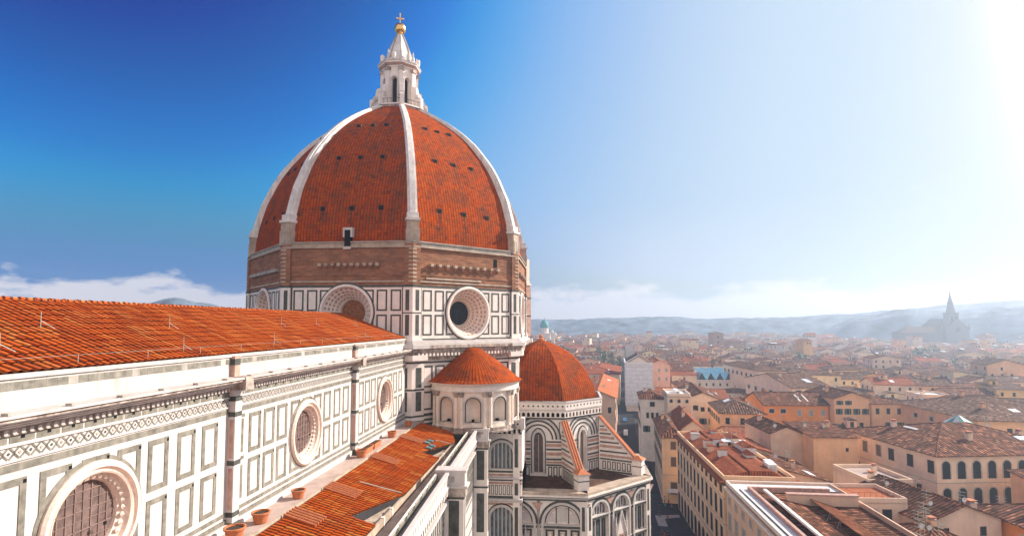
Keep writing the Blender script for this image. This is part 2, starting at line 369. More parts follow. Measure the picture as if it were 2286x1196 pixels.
# ------------------------------------------------------------------ the cathedral
DC = Vector((106, 33.5, 0)); R0 = 27.0; AP = R0*cos(radians(22.5)); HW = R0*sin(radians(22.5))
cath = thing('cathedral', 'marble cathedral with ribbed red brick dome, lantern and long tiled nave', 'cathedral', (60, 33.5, 0))
def face_mb(k, r=R0, c=DC, off=0.):
    a = radians(45*k); n = Vector((cos(a), sin(a), 0)); return wmb(c+n*(r*cos(radians(22.5))+off), n)
def rowtiles(mb, P00, ux, lu, vx, lv, nrm, p, q, mat, amp=.10, step=.03, seg=6, vmin=None):
    """real clay tile courses: round cover tiles over flat pans darkened with painted shade; ux along the eave, vx up the slope"""
    nu = int(lu/p); nv = int(lv/q); P00, ux, vx, nrm = map(Vector, (P00, ux, vx, nrm))
    def hh(f): return amp*sqrt(max(0, 1-((f-.5)/.31)**2))
    for i in range(nu):
        lo = vmin((i+.5)*p) if vmin else 0
        wob = .02*sin(i*7.3)
        for j in range(nv):
            v0, v1 = j*q, (j+1)*q
            if v1 <= lo+.02: continue
            v0 = max(v0, lo); jit = .016*sin(i*12.9+j*78.2); sl_ = .03*sin(i*3.7+j*5.1)
            F = (0, .19, .27, .38, .5, .62, .73, .81, 1)
            for fa, fb in zip(F, F[1:]):
                a, b = (i+fa)*p+wob*(0 < fa < 1)+sl_*(.15 < fa < .9)*.5, (i+fb)*p+wob*(0 < fb < 1)+sl_*(.15 < fb < .9)*.5; ha, hb = hh(fa), hh(fb)
                mb.poly([P00+ux*a+vx*v0+nrm*(ha+step+jit), P00+ux*b+vx*v0+nrm*(hb+step+jit), P00+ux*b+vx*v1+nrm*(hb+jit), P00+ux*a+vx*v1+nrm*(ha+jit)], mat,
                        [((i+fa)*p+1e-3, v0+.02), ((i+fb)*p-1e-3, v0+.02), ((i+fb)*p-1e-3, v1-.02), ((i+fa)*p+1e-3, v1-.02)])
YN, YR, ZE, ZR = 24.0, 33.5, 44.85, 48.5      # south clerestory plane, ridge, eave, ridge height
XW, XE = 2.0, 80.6
# nave roof
mb = MB(); sl = Vector((0, YR-YN+.15, ZR-ZE)); L_ = sl.length; vs = sl/L_
rowtiles(mb, (XW, YN-.15, ZE), (1, 0, 0), XE-XW, vs, L_, Vector((0, -vs.z, vs.y)), .47, .46, 'nave_tiles')
mb.poly([(XW, YN-.1, ZE-.06), (XE, YN-.1, ZE-.06), (XE, YR, ZR-.06), (XW, YR, ZR-.06)], 'nave_tiles')
mb.poly([(XE, 2*YR-YN, ZE), (XW, 2*YR-YN, ZE), (XW, YR, ZR), (XE, YR, ZR)], 'nave_tiles')
nave_roof = mb.build('nave_roof', cath)
mb = MB()
for i in range(int((XE-XW)/.5)):
    x = XW+i*.5; dz = .03*(i % 2)
    mb.hull([(x, YR+.19*cos(t), ZR+dz+.17*sin(t)) for t in (0, pi/3, 2*pi/3, pi)], [(x+.52, YR+.16*cos(t), ZR-.02+dz+.15*sin(t)) for t in (0, pi/3, 2*pi/3, pi)], 'nave_tiles')
mb.build('ridge_tiles', nave_roof)
for (x, v) in ((27.5, 5.3), (33.5, 1.0), (37, 5.0), (45, 1.2), (53, 5.2), (66, 1.0), (61, 5.3), (22.8, 2.2), (72, 5.0)):
    p = Vector((x, YN-.15, ZE))+vs*v; mb = MB()
    mb.tube(p, p+Vector((0, 0, .95)), .022, .022, 'steel_pale', 5); mb.tube(p+Vector((0, 0, .45)), p+Vector((.9, -.2, -.1)), .018, .018, 'steel_pale', 5)
    mb.build('safety_post', nave_roof)
mb = MB()
for i in range(14):
    x = 16+i*4.6; a = Vector((x, YN+.25, ZE+.62))
    mb.tube(a-Vector((0, 0, .55)), a, .016, .016, 'steel_pale', 4); mb.tube(a, a+Vector((4.6, 0, 0)), .008, .008, 'steel_pale', 4)
mb.build('eave_cable', nave_roof)
# clerestory: wall with round openings, inlay, cornice
BAY0 = [-8.3, 14.5, 37.3, 60.0]; OCX = [3.4, 26.2, 49.2, 71.3]; OCZ, OCR = 37.05, 2.55
mb = wmb((0, YN), (0, -1, 0)); P, G, GW = 'marble_clean', 'serpentine', 'serpentine_worn'
ends = [-3, 14.5, 37.3, 60.0, XE]
for b in range(4): mb.hole_wall(ends[b], ends[b+1], 32.4, 43.2, OCX[b], OCZ, OCR, P)
mb.box(-3, XE, -1.2, 0, 43.2, 44.62, 'marble_dull')                                   # parapet strip above the cornice
mb.box(-3, XE, -.4, .12, 44.62, 44.84, 'marble_dull')
for i in range(150):
    x = -3+i*.56
    if x < XE-.6: mb.box(x, x+.55, -.1, .03, 44.12, 44.48, GW if i % 7 else 'stone_grey')
mb.box(-3, XE, -.3, .02, 40.58, 40.92, GW)
mb.box(-3, XE, -.3, .10, 41.02, 41.10, P); mb.box(-3, XE, -.3, .10, 41.68, 41.76, P)
x = 8.; q_ = 0
while x < XE-.8:                                                          # lozenge inlay band
    for sx in (-1, 1):
        for sz in (-1, 1):
            c = Vector((x+.25, .025, 41.39)); a = c+Vector((sx*.25, 0, sz*.02)); b = c+Vector((sx*.03, 0, sz*.25))
            d = Vector((.03, 0, .03*sx*sz)); mb.poly([a-d, b-d, b+d, a+d], GW)
    mb.poly([(x+.25-.07, .026, 41.39), (x+.25, .026, 41.31), (x+.25+.07, .026, 41.39), (x+.25, .026, 41.47)], 'serpentine' if q_ % 2 else 'marble_pink')
    x += .50; q_ += 1
for i in range(60):
    x = 8+i*1.25
    if x < XE-1: mb.box(x, x+1.15, -.1, .02, 41.82, 42.14, GW); mb.box(x+.5, x+.68, .0, .03, 41.98, 42.12, 'dark_void')
for b in range(1, 4):
    o = OCX[b]; s0 = BAY0[b]+.75
    cols = [o+3.6, o+6.0, o+8.3] + [o-4.85-.35, o-6.9-.35, o-9.1-.2] + [o-2.95, o-.75, o+1.42]
    for c in cols:
        if c < s0 or (b == 3 and c > XE-1.6): continue
        for z0, z1 in ((37.32, 40.25), (34.05, 36.85)):
            mb.frame(c, c+1.62, z0, z1, .31, GW, clip=(o, OCZ, 3.05) if abs(c+.8-o) < 3.4 else None)
            mb.box(c+1.44, c+1.60, 0, .05, z1-.27, z1-.10, 'dark_void')
    for z0, z1 in ((37.55, 40.0), (34.2, 36.6)): mb.box(s0+.25, s0+1.15, -.1, .025, z0, z1, GW)
    for z0, z1 in ((40.1, 40.35), (37.0, 37.25)): mb.box(s0, s0+1.3, -.1, .025, z0, z1, GW)
    mb.ring(o, OCZ, [(2.98, .03), (3.22, .03)], GW, 48)
mb.box(-3, XE, -.2, .04, 33.45, 33.72, GW); mb.box(-3, XE, -.2, .22, 32.4, 32.95, P); mb.box(-3, XE, -.2, .10, 33.0, 33.25, GW)
mb.build('clerestory_wall', cath)
mb = wmb((0, YN), (0, -1, 0))
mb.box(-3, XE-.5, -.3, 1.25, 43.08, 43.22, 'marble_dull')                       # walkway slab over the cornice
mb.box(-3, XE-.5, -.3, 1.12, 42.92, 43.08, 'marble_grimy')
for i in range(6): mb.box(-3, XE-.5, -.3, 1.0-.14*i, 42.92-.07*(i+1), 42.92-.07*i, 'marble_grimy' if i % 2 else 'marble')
for i in range(220):
    x = -3+i*.38
    if x < XE-.6: mb.box(x, x+.17, -.1, .24, 42.24, 42.46, 'marble_dull')
mb.box(-3, XE-.5, -.1, .14, 42.18, 42.50, 'marble_grimy')
for i in range(26):
    x = 6+i*2.9
    if x < XE-2: mb.box(x, x+.18, .95, 1.28, 43.22, 43.34, 'stone_grey')
mb.build('cornice', cath)
for xp in BAY0[1:]:
    mb = wmb((0, YN), (0, -1, 0))
    mb.box(xp, xp+.78, -.2, .52, 32.4, 42.3, P)
    for z in (33.4, 36.98, 40.4, 41.5): mb.box(xp-.015, xp+.795, -.1, .535, z, z+.34, 'serpentine')
    mb.box(xp-.03, xp+.81, -.1, .60, 32.4, 33.0, 'serpentine')
    for z0, z1 in ((33.9, 36.8), (37.5, 40.2)): mb.box(xp-.015, xp+.02, .12, .42, z0, z1, 'marble_pink')
    mb.box(xp-.1, xp+.88, -.2, 1.32, 42.3, 43.25, 'marble_grimy'); mb.box(xp+.05, xp+.7, -.2, .34, 43.2, 44.7, 'marble_pink')
    mb.box(xp+.03, xp+.72, -.2, .36, 44.05, 44.5, 'serpentine')
    mb.build('pilaster', cath)
def oculus(mbf, cu, cz, R, prof, mat, pane, rp, wp, beads=0, bead=(0, 0, 0), gridmat=None, label=None):
    mb = mbf(); mb.ring(cu, cz, prof, mat, 48)
    for i in range(beads):
        t = 2*pi*i/beads; c = (cu+bead[0]*cos(t), bead[1], cz+bead[0]*sin(t))
        for k in range(6):
            a, b = 2*pi*k/6, 2*pi*(k+1)/6; r = bead[2]
            mb.poly([(c[0]+r*cos(a), c[1], c[2]+r*sin(a)), (c[0]+r*cos(b), c[1], c[2]+r*sin(b)), (c[0], c[1]+r*.7, c[2])], mat)
    f = mb.build('round_window', cath)
    mb = mbf(); mb.disc(cu, cz, rp, wp, pane); mb.build('pane', f)
    if gridmat:
        mb = mbf()
        for k in range(-3, 4):
            h = sqrt(max(.01, rp*rp-(k*rp/4)**2)); t = .022 if k % 2 else .012
            mb.box(cu+k*rp/4-t, cu+k*rp/4+t, wp, wp+.05, cz-h, cz+h, gridmat); mb.box(cu-h, cu+h, wp, wp+.05, cz+k*rp/4-t, cz+k*rp/4+t, gridmat)
        mb.build('grille', f)
    return f
for o in OCX[1:]:
    oculus(lambda: wmb((0, YN), (0, -1, 0)), o, OCZ, OCR,
           [(2.98, 0), (2.98, .16), (2.86, .30), (2.66, .30), (2.62, .16), (2.50, .10), (2.44, .18), (2.34, .12), (2.28, -.12), (2.10, -.34), (1.98, -.38), (1.94, -.62)],
           'stone_peach', 'window_lead', 1.95, -.58, 34, (2.19, -.20, .17), 'lead_came')
mb = MB(); mb.box(-3, XE, YN+1.25, 2*YR-YN-.05, 30, 44.5, 'stone_grey'); mb.box(-3, XE, 2*YR-YN-.05, 2*YR-YN, 30, ZE, 'marble'); mb.poly([(XE-.05, YN, ZE-.1), (XE-.05, 2*YR-YN, ZE-.1), (XE-.05, YR, ZR-.1)], 'stone_grey'); mb.build('nave_core', cath)
# terrace at the foot of the clerestory
mb = MB(); mb.box(-3, 82.5, 21.75, YN-.02, 31.6, 32.42, 'pink_paving'); mb.box(-3, 82.5, 21.55, 21.75, 31.6, 32.52, 'stone_warm'); mb.build('terrace', cath)
# south aisle roof with real tiles, notched at two places where it stops short
AY0, AZ0, AY1, AZ1 = 21.55, 32.42, 15.4, 30.75
sl = Vector((0, AY0-AY1, AZ0-AZ1)); La = sl.length; va = sl/La; na = Vector((0, -va.z, va.y))
def notch(u):
    x = u+8; lo = max(0, (x-76)*.35)
    for xa, xb, dep in ((44.0, 52.0, 2.3), (66.5, 74.5, 2.2)):
        if xa < x < xb: lo = max(lo, dep*(1-(x-xa)/(xb-xa)))
    return lo
mb = MB(); rowtiles(mb, (8, AY1, AZ1), (1, 0, 0), 72.5, va, La, na, .42, .44, 'aisle_tiles', vmin=notch)
for i in range(290):
    x = 8+i*.25
    for (va0) in (max([0]+[dep*(1-(x+.12-xa)/(xb-xa)) for xa, xb, dep in ((44., 52., 2.3), (66.5, 74.5, 2.2)) if xa < x+.12 < xb]+([(x+.12-76)*.35] if x > 76 else [])),):
        p0 = Vector((x, AY1, AZ1))+va*va0-na*.08; p1 = Vector((x, AY1, AZ1))+va*La-na*.08
        mb.poly([p0, p0+Vector((.25, 0, 0)), p1+Vector((.25, 0, 0)), p1], 'dark_roof')
ar = mb.build('aisle_roof', cath)
for (x, u0) in ((40.6, 3.6), (47.5, 3.3), (59.0, 3.2), (69.6, 3.3)):          # raised ridges of tiles that cross the roof
    mb = MB()
    for k in range(5):
        a = Vector((x+k*.42, AY1, AZ1))+va*u0+na*.17; b = Vector((x+k*.42, AY1, AZ1))+va*(La-.1)+na*.20
        mb.tube(a, b, .10, .10, 'terracotta', 6)
    mb.build('raised_tile_course', ar)
for x, v0, v1 in ((51.9, .3, 4.4), (73.6, .1, 2.2)):
    mb = MB(); a = Vector((x, AY1, AZ1))+va*v0+na*.12; b = Vector((x-.6, AY1, AZ1))+va*v1+na*.16; mb.tube(a, b, .08, .08, 'stone_warm', 6); mb.build('flashing_strip', ar)
for x, v in ((70.6, 2.75), (71.9, 2.6), (68.6, 1.95), (69.9, 1.8)):
    mb = MB(); c = Vector((x, AY1, AZ1))+va*v+na*.22
    mb.hull([c+Vector((a, 0, 0))+va*b-na*.1 for a, b in ((-.34, -.36), (.34, -.36), (.34, .36), (-.34, .36))], [c+Vector((a, 0, 0))+va*b+na*.06 for a, b in ((-.34, -.36), (.34, -.36), (.34, .36), (-.34, .36))], 'teal_glass')
    mb.build('skylight', ar)
mb = MB(); mb.box(8, 76, AY1+.05, AY1+.25, 29.3, AZ1-.12, 'stone_warm')
for xa, xb in ((44, 52), (66.5, 74.5)): mb.hull([(xa, AY1+.3, 29.3), (xb, AY1+.3, 29.3), (xa, AY1+2.4, 29.3)], [(xa, AY1+.3, 30.3), (xb, AY1+.3, 30.3), (xa, AY1+2.4, 30.3)], 'stone_warm')
for xa in (46.0, 48.3, 69): mb.box(xa, xa+.3, AY1+.0, AY1+.3, 29.3, 30.7, 'marble')
mb.build('eave_wall', cath)
def wy(x): return 12.1+(x-36)*.0325                                        # outer face of the aisle, top edge
mb = MB()
mb.hull([(8, wy(8)+.5, 29.2), (86, wy(86)+.5, 29.2), (86, 16.4, 29.2), (8, AY1+.4, 29.2)], [(8, wy(8)+.5, 29.5), (86, wy(86)+.5, 29.5), (86, 16.4, 29.5), (8, AY1+.4, 29.5)], 'stone_grey')
mb.hull([(8, 13.55, 29.5), (86, 14.9, 29.5), (86, 15.5, 29.5), (8, 14.9, 29.5)], [(8, 13.55, 30.1), (86, 14.9, 30.1), (86, 15.5, 30.1), (8, 14.9, 30.1)], 'stone_warm')
mb.build('roof_walkway', cath)
# aisle outer wall, parapet gallery and buttress piers
dx = Vector((1, .0325, 0)).normalized(); no = Vector((dx.y, -dx.x, 0))
A0 = Vector((8, wy(8), 0)); AL = (Vector((87, wy(87), 0))-A0).length
def am(): m = MB(); m.map = lambda a, w, z: A0+dx*a+no*w+Vector((0, 0, z)); m.flip = True; return m
mb = am(); mb.box(0, AL, -2.6, -.9, 0, 29.2, 'stone_grey'); mb.box(0, AL, -.9, 0, 0, 30.2, 'marble_clean')
for z in range(4, 29, 2): mb.box(0, AL, -.1, .05, z, z+.28, 'serpentine_worn')
k = 0; u = 0
while u < AL-1:
    mb.box(u, u+.10, -.1, .06, 22.6, 28.2, 'serpentine_worn'); mb.box(u+.3, u+.36, -.1, .06, 23, 27.8, 'serpentine_worn'); u += .9
mb.box(0, AL, -.4, .5, 28.4, 28.75, 'marble_clean'); mb.build('aisle_wall', cath)
mb = am(); mb.box(0, AL, -.9, -.75, 29.2, 31.4, 'marble'); mb.box(0, AL, -.45, .62, 30.0, 30.25, 'marble_clean')
mb.box(0, AL, .30, .50, 30.25, 31.35, 'marble_clean'); mb.box(0, AL, .2, .6, 31.35, 31.55, 'marble_clean'); mb.box(0, AL, -.75, .3, 30.25, 30.6, 'stone_grey')
u = .3
while u < AL-.6:
    mb.box(u, u+.28, -.1, .55, 29.3, 30.0, 'marble'); mb.box(u+.4, u+.72, .1, .42, 29.15, 29.95, 'dark_void')
    c = u+.35
    mb.box(c-.09, c+.09, .49, .52, 30.68, 31.05, 'stone_grey'); u += .8
mb.box(0, AL, -.78, -.70, 30.6, 31.25, 'serpentine_worn')
u = 1.
while u < AL-2:                                                             # stepped upstand behind the gallery
    mb.box(u, u+1.5, -.82, -.66, 31.25, 31.38, 'stone_grey'); mb.box(u+1.5, u+2.1, -.82, -.66, 31.05, 31.28, 'serpentine'); u += 2.6
mb.build('balustrade', cath)
for xp in (37.0, 57.5, 80.2):
    mb = am(); u = xp-8; h = 1.35 if xp < 80 else 1.0
    mb.box(u, u+h, -.5, 2.1, 0, 29.0, 'marble')
    for z0, z1 in ((24.4, 28.6), (17, 22.5), (9, 15)):
        mb.box(u-.02, u+.02, .5, 1.6, z0, z1, 'serpentine'); mb.box(u+.35, u+1.0, 1.5, 2.12, z0, z1, 'serpentine')
    for z in (29.0, 23.5, 16): mb.box(u-.05, u+h+.05, -.5, 2.15, z-.25, z, 'serpentine')
    mb.box(u-.15, u+h+.15, -.9, 2.3, 29.0, 29.9, 'marble_grimy'); mb.box(u-.25, u+h+.25, -.95, 2.5, 29.9, 30.15, 'marble_clean')
    mb.box(u-.1, u+h+.1, -.9, 2.2, 30.15, 31.5, 'marble_clean'); mb.box(u-.2, u+h+.2, -.95, 2.35, 31.5, 31.75, 'marble_clean')
    mb.box(u-.12, u-.09, .7, 1.1, 30.5, 31.1, 'stone_grey')
    mb.build('buttress_pier', cath)

# ---- the block under the exedra (south-west pier)
BXW, BYN, BYS = 85.6, 13.9, 6.9
mb = wmb((BXW, BYN), (-1, 0, 0)); wl = BYN-BYS; M = 'marble'
mb.arch_wall(0, wl, 24.0, 30.0, 3.9, 1.75, 24.6, 26.9, M, .7, 'pane_blue')
mb.arch_wall(0, wl, 14.0, 20.0, 3.9, 1.75, 14.2, 17.1, M, .7, 'pane_blue')
mb.box(0, wl, -9, 0, 20, 24, M); mb.box(0, wl, -9, 0, 0, 14, M); mb.box(0, wl, -9, -.75, 14, 31, M); mb.box(0, wl, -9, 0, 30, 31, M)
for zz, zp in ((24.6, 26.9), (14.2, 17.1)):
    mb.archband(3.9, 1.8, zz, zp, .38, 'marble_clean', 0, .22); mb.archband(3.9, 2.22, zz, zp, .16, 'serpentine', 0, .06)
    for k in range(-2, 3): mb.box(3.9+k*.62-.09, 3.9+k*.62+.09, -.68, -.55, zz, zp+sqrt(max(0, 3-(k*.62)**2)), 'marble_clean')
for z, h, m in ((30.0, .3, 'serpentine'), (24.1, .3, 'serpentine'), (23.6, .3, 'marble_pink'), (22.85, .35, 'serpentine'), (22.35, .3, 'marble_pink'), (20.25, .32, 'serpentine'), (19.2, .3, 'marble_pink'), (13.6, .3, 'serpentine'), (12.8, .4, 'marble_pink')):
    mb.box(-.03, wl+.03, -.2, .06, z, z+h, m)
for z, w in ((23.2, .55), (20.0, .6), (19.75, .4), (30.3, .3)): mb.box(-.1, wl+.12, -.3, w, z, z+.24, 'marble_clean')
for k in range(8): mb.frame(1.6+k*.62, 1.6+k*.62+.45, 20.75, 22.2, .1, 'serpentine')
for u in (.28, 5.95):
    mb.box(u-.28, u+.75, -.1, .3, 0, 30.3, M)
    for z0, z1 in ((25, 29.3), (20.8, 22.6), (14.5, 19), (8, 13)): mb.box(u-.02, u+.5, .2, .33, z0, z1, 'serpentine')
mb.build('south_west_pier', cath)
mb = wmb((BXW, BYN), (-1, 0, 0))
mb.box(-.3, wl+.2, -.5, .95, 31.0, 31.22, 'marble_clean'); mb.box(-.3, wl+.2, .62, .85, 31.22, 32.1, 'marble_clean'); mb.box(-.35, wl+.25, .5, .97, 32.1, 32.32, 'marble_clean')
for k in range(9):
    mb.box(.15+k*.75, .4+k*.75, -.1, .8, 30.2, 31.0, 'marble'); mb.box(.5+k*.75, .82+k*.75, .05, .3, 30.1, 30.8, 'dark_void')
    mb.disc(.45+k*.75, 31.66, .17, .856, 'serpentine', 12)
mb.box(wl-.1, wl+.5, -.6, 1.1, 30.9, 32.6, 'marble_clean'); mb.box(-.35, .3, -.2, 1.1, 30.9, 32.6, 'marble_clean')
mb.box(-2., wl, -10, .6, 30.8, 31.05, 'stone_grey')
mb.build('gallery', cath)

# ---- drum: lower storey, cornice, upper marble storey, brick storey
def face_panels(mb, side, rows, cols, hw=1.7, t=.26, clip=None):
    for c in cols:
        for z0, z1 in rows: mb.frame(c, c+hw, z0, z1, t, 'serpentine', clip=clip)
mb = MB(); mb.prism([(DC.x+(R0-3.6)*cos(radians(22.5+45*i)), DC.y+(R0-3.6)*sin(radians(22.5+45*i))) for i in range(8)], 0, 60, 'stone_grey'); mb.build('drum_core', cath)
for k in range(8):
    vis = k in (3, 4, 5, 6)
    mb = face_mb(k)
    mb.box(-HW, HW, -.6, 0, 0, 42.0, 'marble')
    if vis:
        for c in (-8.4, -6.2, -4.0, 2.1, 4.5, 6.6):
            for z0, z1 in ((37.3, 40.6), (33.9, 36.7)): mb.frame(c, c+1.75, z0, z1, .26, 'serpentine')
        for z, h in ((41.0, .25), (33.0, .4), (32.3, .3), (31.6, .35)): mb.box(-HW, HW, -.1, .06, z, z+h, 'serpentine')
    mb.build('lower_drum_wall', cath)
    mb = face_mb(k)
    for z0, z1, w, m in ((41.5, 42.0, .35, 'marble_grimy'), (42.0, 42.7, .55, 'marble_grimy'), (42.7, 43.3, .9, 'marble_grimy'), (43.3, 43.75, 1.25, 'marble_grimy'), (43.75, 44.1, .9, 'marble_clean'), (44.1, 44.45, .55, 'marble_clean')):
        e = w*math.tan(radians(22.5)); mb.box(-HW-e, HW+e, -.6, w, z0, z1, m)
    if vis:
        for i in range(30): mb.box(-9.7+i*.66, -9.4+i*.66, .3, .86, 42.1, 42.62, 'marble')
    mb.build('drum_cornice', cath)
    mb = face_mb(k); mb.hole_wall(-HW, HW, 44.4, 52.9, 0, 48.8, 3.9, 'marble')
    if vis:
        clip = (0, 48.8, 4.45)
        for c in (-8.55, -6.35, 4.75, 6.95):
            for z0, z1 in ((49.0, 52.25), (45.25, 48.45)): mb.frame(c, c+1.65, z0, z1, .24, 'serpentine')
        for c in (-4.3, 2.65):
            for z0, z1 in ((49.0, 52.25), (45.25, 48.45)): mb.frame(c, c+1.65, z0, z1, .24, 'serpentine', clip=clip)
        mb.ring(0, 48.8, [(4.28, .035), (4.52, .035)], 'serpentine', 48)
        mb.box(-HW, HW, -.1, .05, 44.55, 44.75, 'serpentine'); mb.box(-HW, HW, -.1, .05, 52.62, 52.95, 'serpentine')
        for s in (-1, 1): mb.box(s*8.85-.1, s*8.85+.1, -.1, .06, 44.8, 52.6, 'serpentine')
    mb.build('drum_wall', cath)
    oculus(lambda k=k: face_mb(k), 0, 48.8, 3.9,
           [(4.28, 0), (4.28, .22), (4.16, .30), (3.92, .30), (3.84, .12), (3.78, -.1)],
           'marble', 'window_blue' if k == 5 else 'window_lead' if k != 4 else 'window_wood', 1.98, -2.9, 0, (0, 0, 0), 'iron' if k == 5 else None)
    mb = face_mb(k); mb.ring(0, 48.8, [(3.78, -.1), (3.45, -.5), (3.38, -.52), (3.05, -1.0), (2.98, -1.02), (2.65, -1.6), (2.58, -1.62), (2.2, -2.3), (2.1, -2.35), (1.95, -2.95)], 'stone_peach' if k != 4 else 'marble', 48)
    if vis:
        for r_, w_ in ((3.6, -.32), (3.2, -.78), (2.8, -1.33), (2.38, -1.98)):
            for q in range(28):
                t0, t1 = 2*pi*q/28, 2*pi*(q+.55)/28
                mb.poly([(rr*cos(tt), w_+dw+.03, 48.8+rr*sin(tt)) for rr, dw, tt in ((r_+.1, .13, t0), (r_+.1, .13, t1), (r_-.1, -.13, t1), (r_-.1, -.13, t0))], 'marble_pink')
    mb.build('window_funnel', cath)
    # brick storey
    mb = face_mb(k, R0-.05)
    mb.box(-HW, HW, -.8, 0, 52.9, 58.9, 'dome_brick')
    if vis:
        mb.box(-HW+1, HW-1, 0, .12, 53.4, 53.65, 'stone_warm'); mb.box(-HW+1, HW-1, 0, .10, 54.4, 54.55, 'dome_brick')
        for i in range(10 if k != 3 else 0):
            c = -4.6+i*1.02 if k == 4 else -7.4+i*1.45
            mb.box(c, c+.5, 0, .45 if k == 4 else .6, 55.9+.03*(i % 3), 56.35+.03*(i % 2), 'stone_warm'); mb.box(c+.04, c+.46, 0, .3, 55.6, 55.9, 'dome_brick')
        if k == 3: mb.box(-8, 8, 0, .5, 55.3, 55.8, 'stone_grey')
        if k == 5: mb.box(5.2, 5.95, -.1, .04, 56.6, 58.0, 'dark_void')
        if k == 5: mb.box(-8, 2.5, .0, .22, 53.9, 54.2, 'stone_warm')
    mb.build('brick_storey', cath)
    mb = face_mb(k, R0-.05)
    mb.box(-HW, HW, -.8, .32, 58.72, 58.95, 'stone_warm'); mb.box(-HW, HW, -.8, .05, 58.95, 59.55, 'stone_warm' if k == 4 else 'stone_grey')
    mb.box(-HW, HW, -.8, .25, 59.55, 59.72, 'stone_grey'); mb.build('string_course', cath)
def vert_mb(i, r=R0):
    a = radians(22.5+45*i); return wmb((DC.x+r*cos(a), DC.y+r*sin(a)), (cos(a), sin(a), 0))
for i in range(8):
    # corner pilasters: two slabs per corner, marble below, brick above
    def two(fn, nm):
        mbs = MB()
        for k, s in ((i, 1), (i+1, -1)):
            t = face_mb(k % 8); n0 = len(t.v); fn(t, s)
            o = len(mbs.v); mbs.v += t.v
            for f, m_, uv in zip(t.f, t.m, t.uv):
                mat = t.slots[m_]
                if mat not in mbs.slots: mbs.slots.append(mat)
                mbs.f.append([q+o for q in f]); mbs.m.append(mbs.slots.index(mat)); mbs.uv.append(uv)
        return mbs.build(nm, cath)
    def low(t, s):
        def bx(a, b, *r): t.box(min(s*a, s*b), max(s*a, s*b), *r)
        for z0, z1 in ((0, 41.5),): bx(HW-2.0, HW+.14, -.5, .34, z0, z1, 'marble')
        for z0, z1 in ((37.4, 40.4), (33.9, 36.8)): bx(HW-1.5, HW-.55, .2, .37, z0, z1, 'serpentine')
        for z in (41.0, 36.95, 33.0, 32.2): bx(HW-2.02, HW+.15, -.2, .36, z, z+.28, 'serpentine')
        bx(HW-2.2, HW+.45, -.5, 1.05, 41.5, 42.3, 'marble'); bx(HW-2.2, HW+.6, -.5, 1.5, 43.28, 43.8, 'marble_clean')
    def upp(t, s):
        def bx(a, b, *r): t.box(min(s*a, s*b), max(s*a, s*b), *r)
        bx(HW-1.35, HW+.14, -.5, .34, 44.4, 52.6, 'marble'); bx(HW-1.4, HW+.16, -.5, .37, 52.6, 52.95, 'serpentine')
        for z0, z1 in ((49.05, 52.2), (45.3, 48.4)): bx(HW-.98, HW-.38, .2, .36, z0, z1, 'serpentine')
        bx(HW-1.37, HW+.15, -.2, .36, 48.6, 48.78, 'serpentine'); bx(HW-1.5, HW+.2, -.5, .5, 44.4, 44.8, 'marble')
    def bri(t, s):
        def bx(a, b, *r): t.box(min(s*a, s*b), max(s*a, s*b), *r)
        bx(HW-1.25, HW+.10, -.5, .25, 52.95, 59.3, 'dome_brick')
        for q in range(9): bx(HW-.55, HW+.12, -.2, .28+.03*(q % 2), 53.4+q*.62, 53.65+q*.62, 'stone_warm')
    two(low, 'lower_corner_pilaster'); two(upp, 'corner_pilaster'); two(bri, 'brick_quoin')
    mb = vert_mb(i, R0-1.1)
    mb.box(-1.05, 1.05, -.6, 1.1, 59.3, 61.6, 'stone_warm'); mb.box(-.95, .95, -.6, 1.0, 61.6, 62.9, 'stone_warm'); mb.box(-1.1, 1.1, -.6, 1.2, 62.9, 63.3, 'rib_marble'); mb.box(-.88, .88, -.8, .9, 63.3, 64.2, 'rib_marble')
    for s in (-.65, 0, .65): mb.box(s-.1, s+.1, 1.0, 1.16, 59.6, 61.5, 'stone_grey')
    mb.build('rib_base', cath)

# ---- dome: eight tiled webs and eight marble ribs
PROF = [(59.6, 26.75), (61.5, 26.65), (64.2, 26.15), (67.25, 25.35), (69.2, 24.75), (71, 23.95), (72.9, 23.1), (74.7, 22.1), (76.4, 21.0), (78, 19.75), (79.7, 18.4), (81.3, 16.85), (82.9, 15.1), (84.6, 12.95), (86.2, 10.7), (87.6, 8.5), (89.2, 6.0)]
def smooth(prof, n):
    out = []
    for i in range(len(prof)-1):
        p0, p1, p2, p3 = prof[max(0, i-1)], prof[i], prof[i+1], prof[min(len(prof)-1, i+2)]
        for j in range(n):
            t = j/n; out.append(tuple(.5*((2*b)+(c-a)*t+(2*a-5*b+4*c-d)*t*t+(3*b-a-3*c+d)*t**3) for a, b, c, d in zip(p0, p1, p2, p3)))
    return out+[prof[-1]]
PS = smooth(PROF, 3)
dome = bpy.data.objects.new('dome', None); COL.objects.link(dome); dome.parent = cath
T22 = math.tan(radians(22.5))
def web_r(z):
    for (z0, r0), (z1, r1) in zip(PS, PS[1:]):
        if z0 <= z <= z1: return (r0+(r1-r0)*(z-z0)/(z1-z0))-.45
    return PS[-1][1]-.45
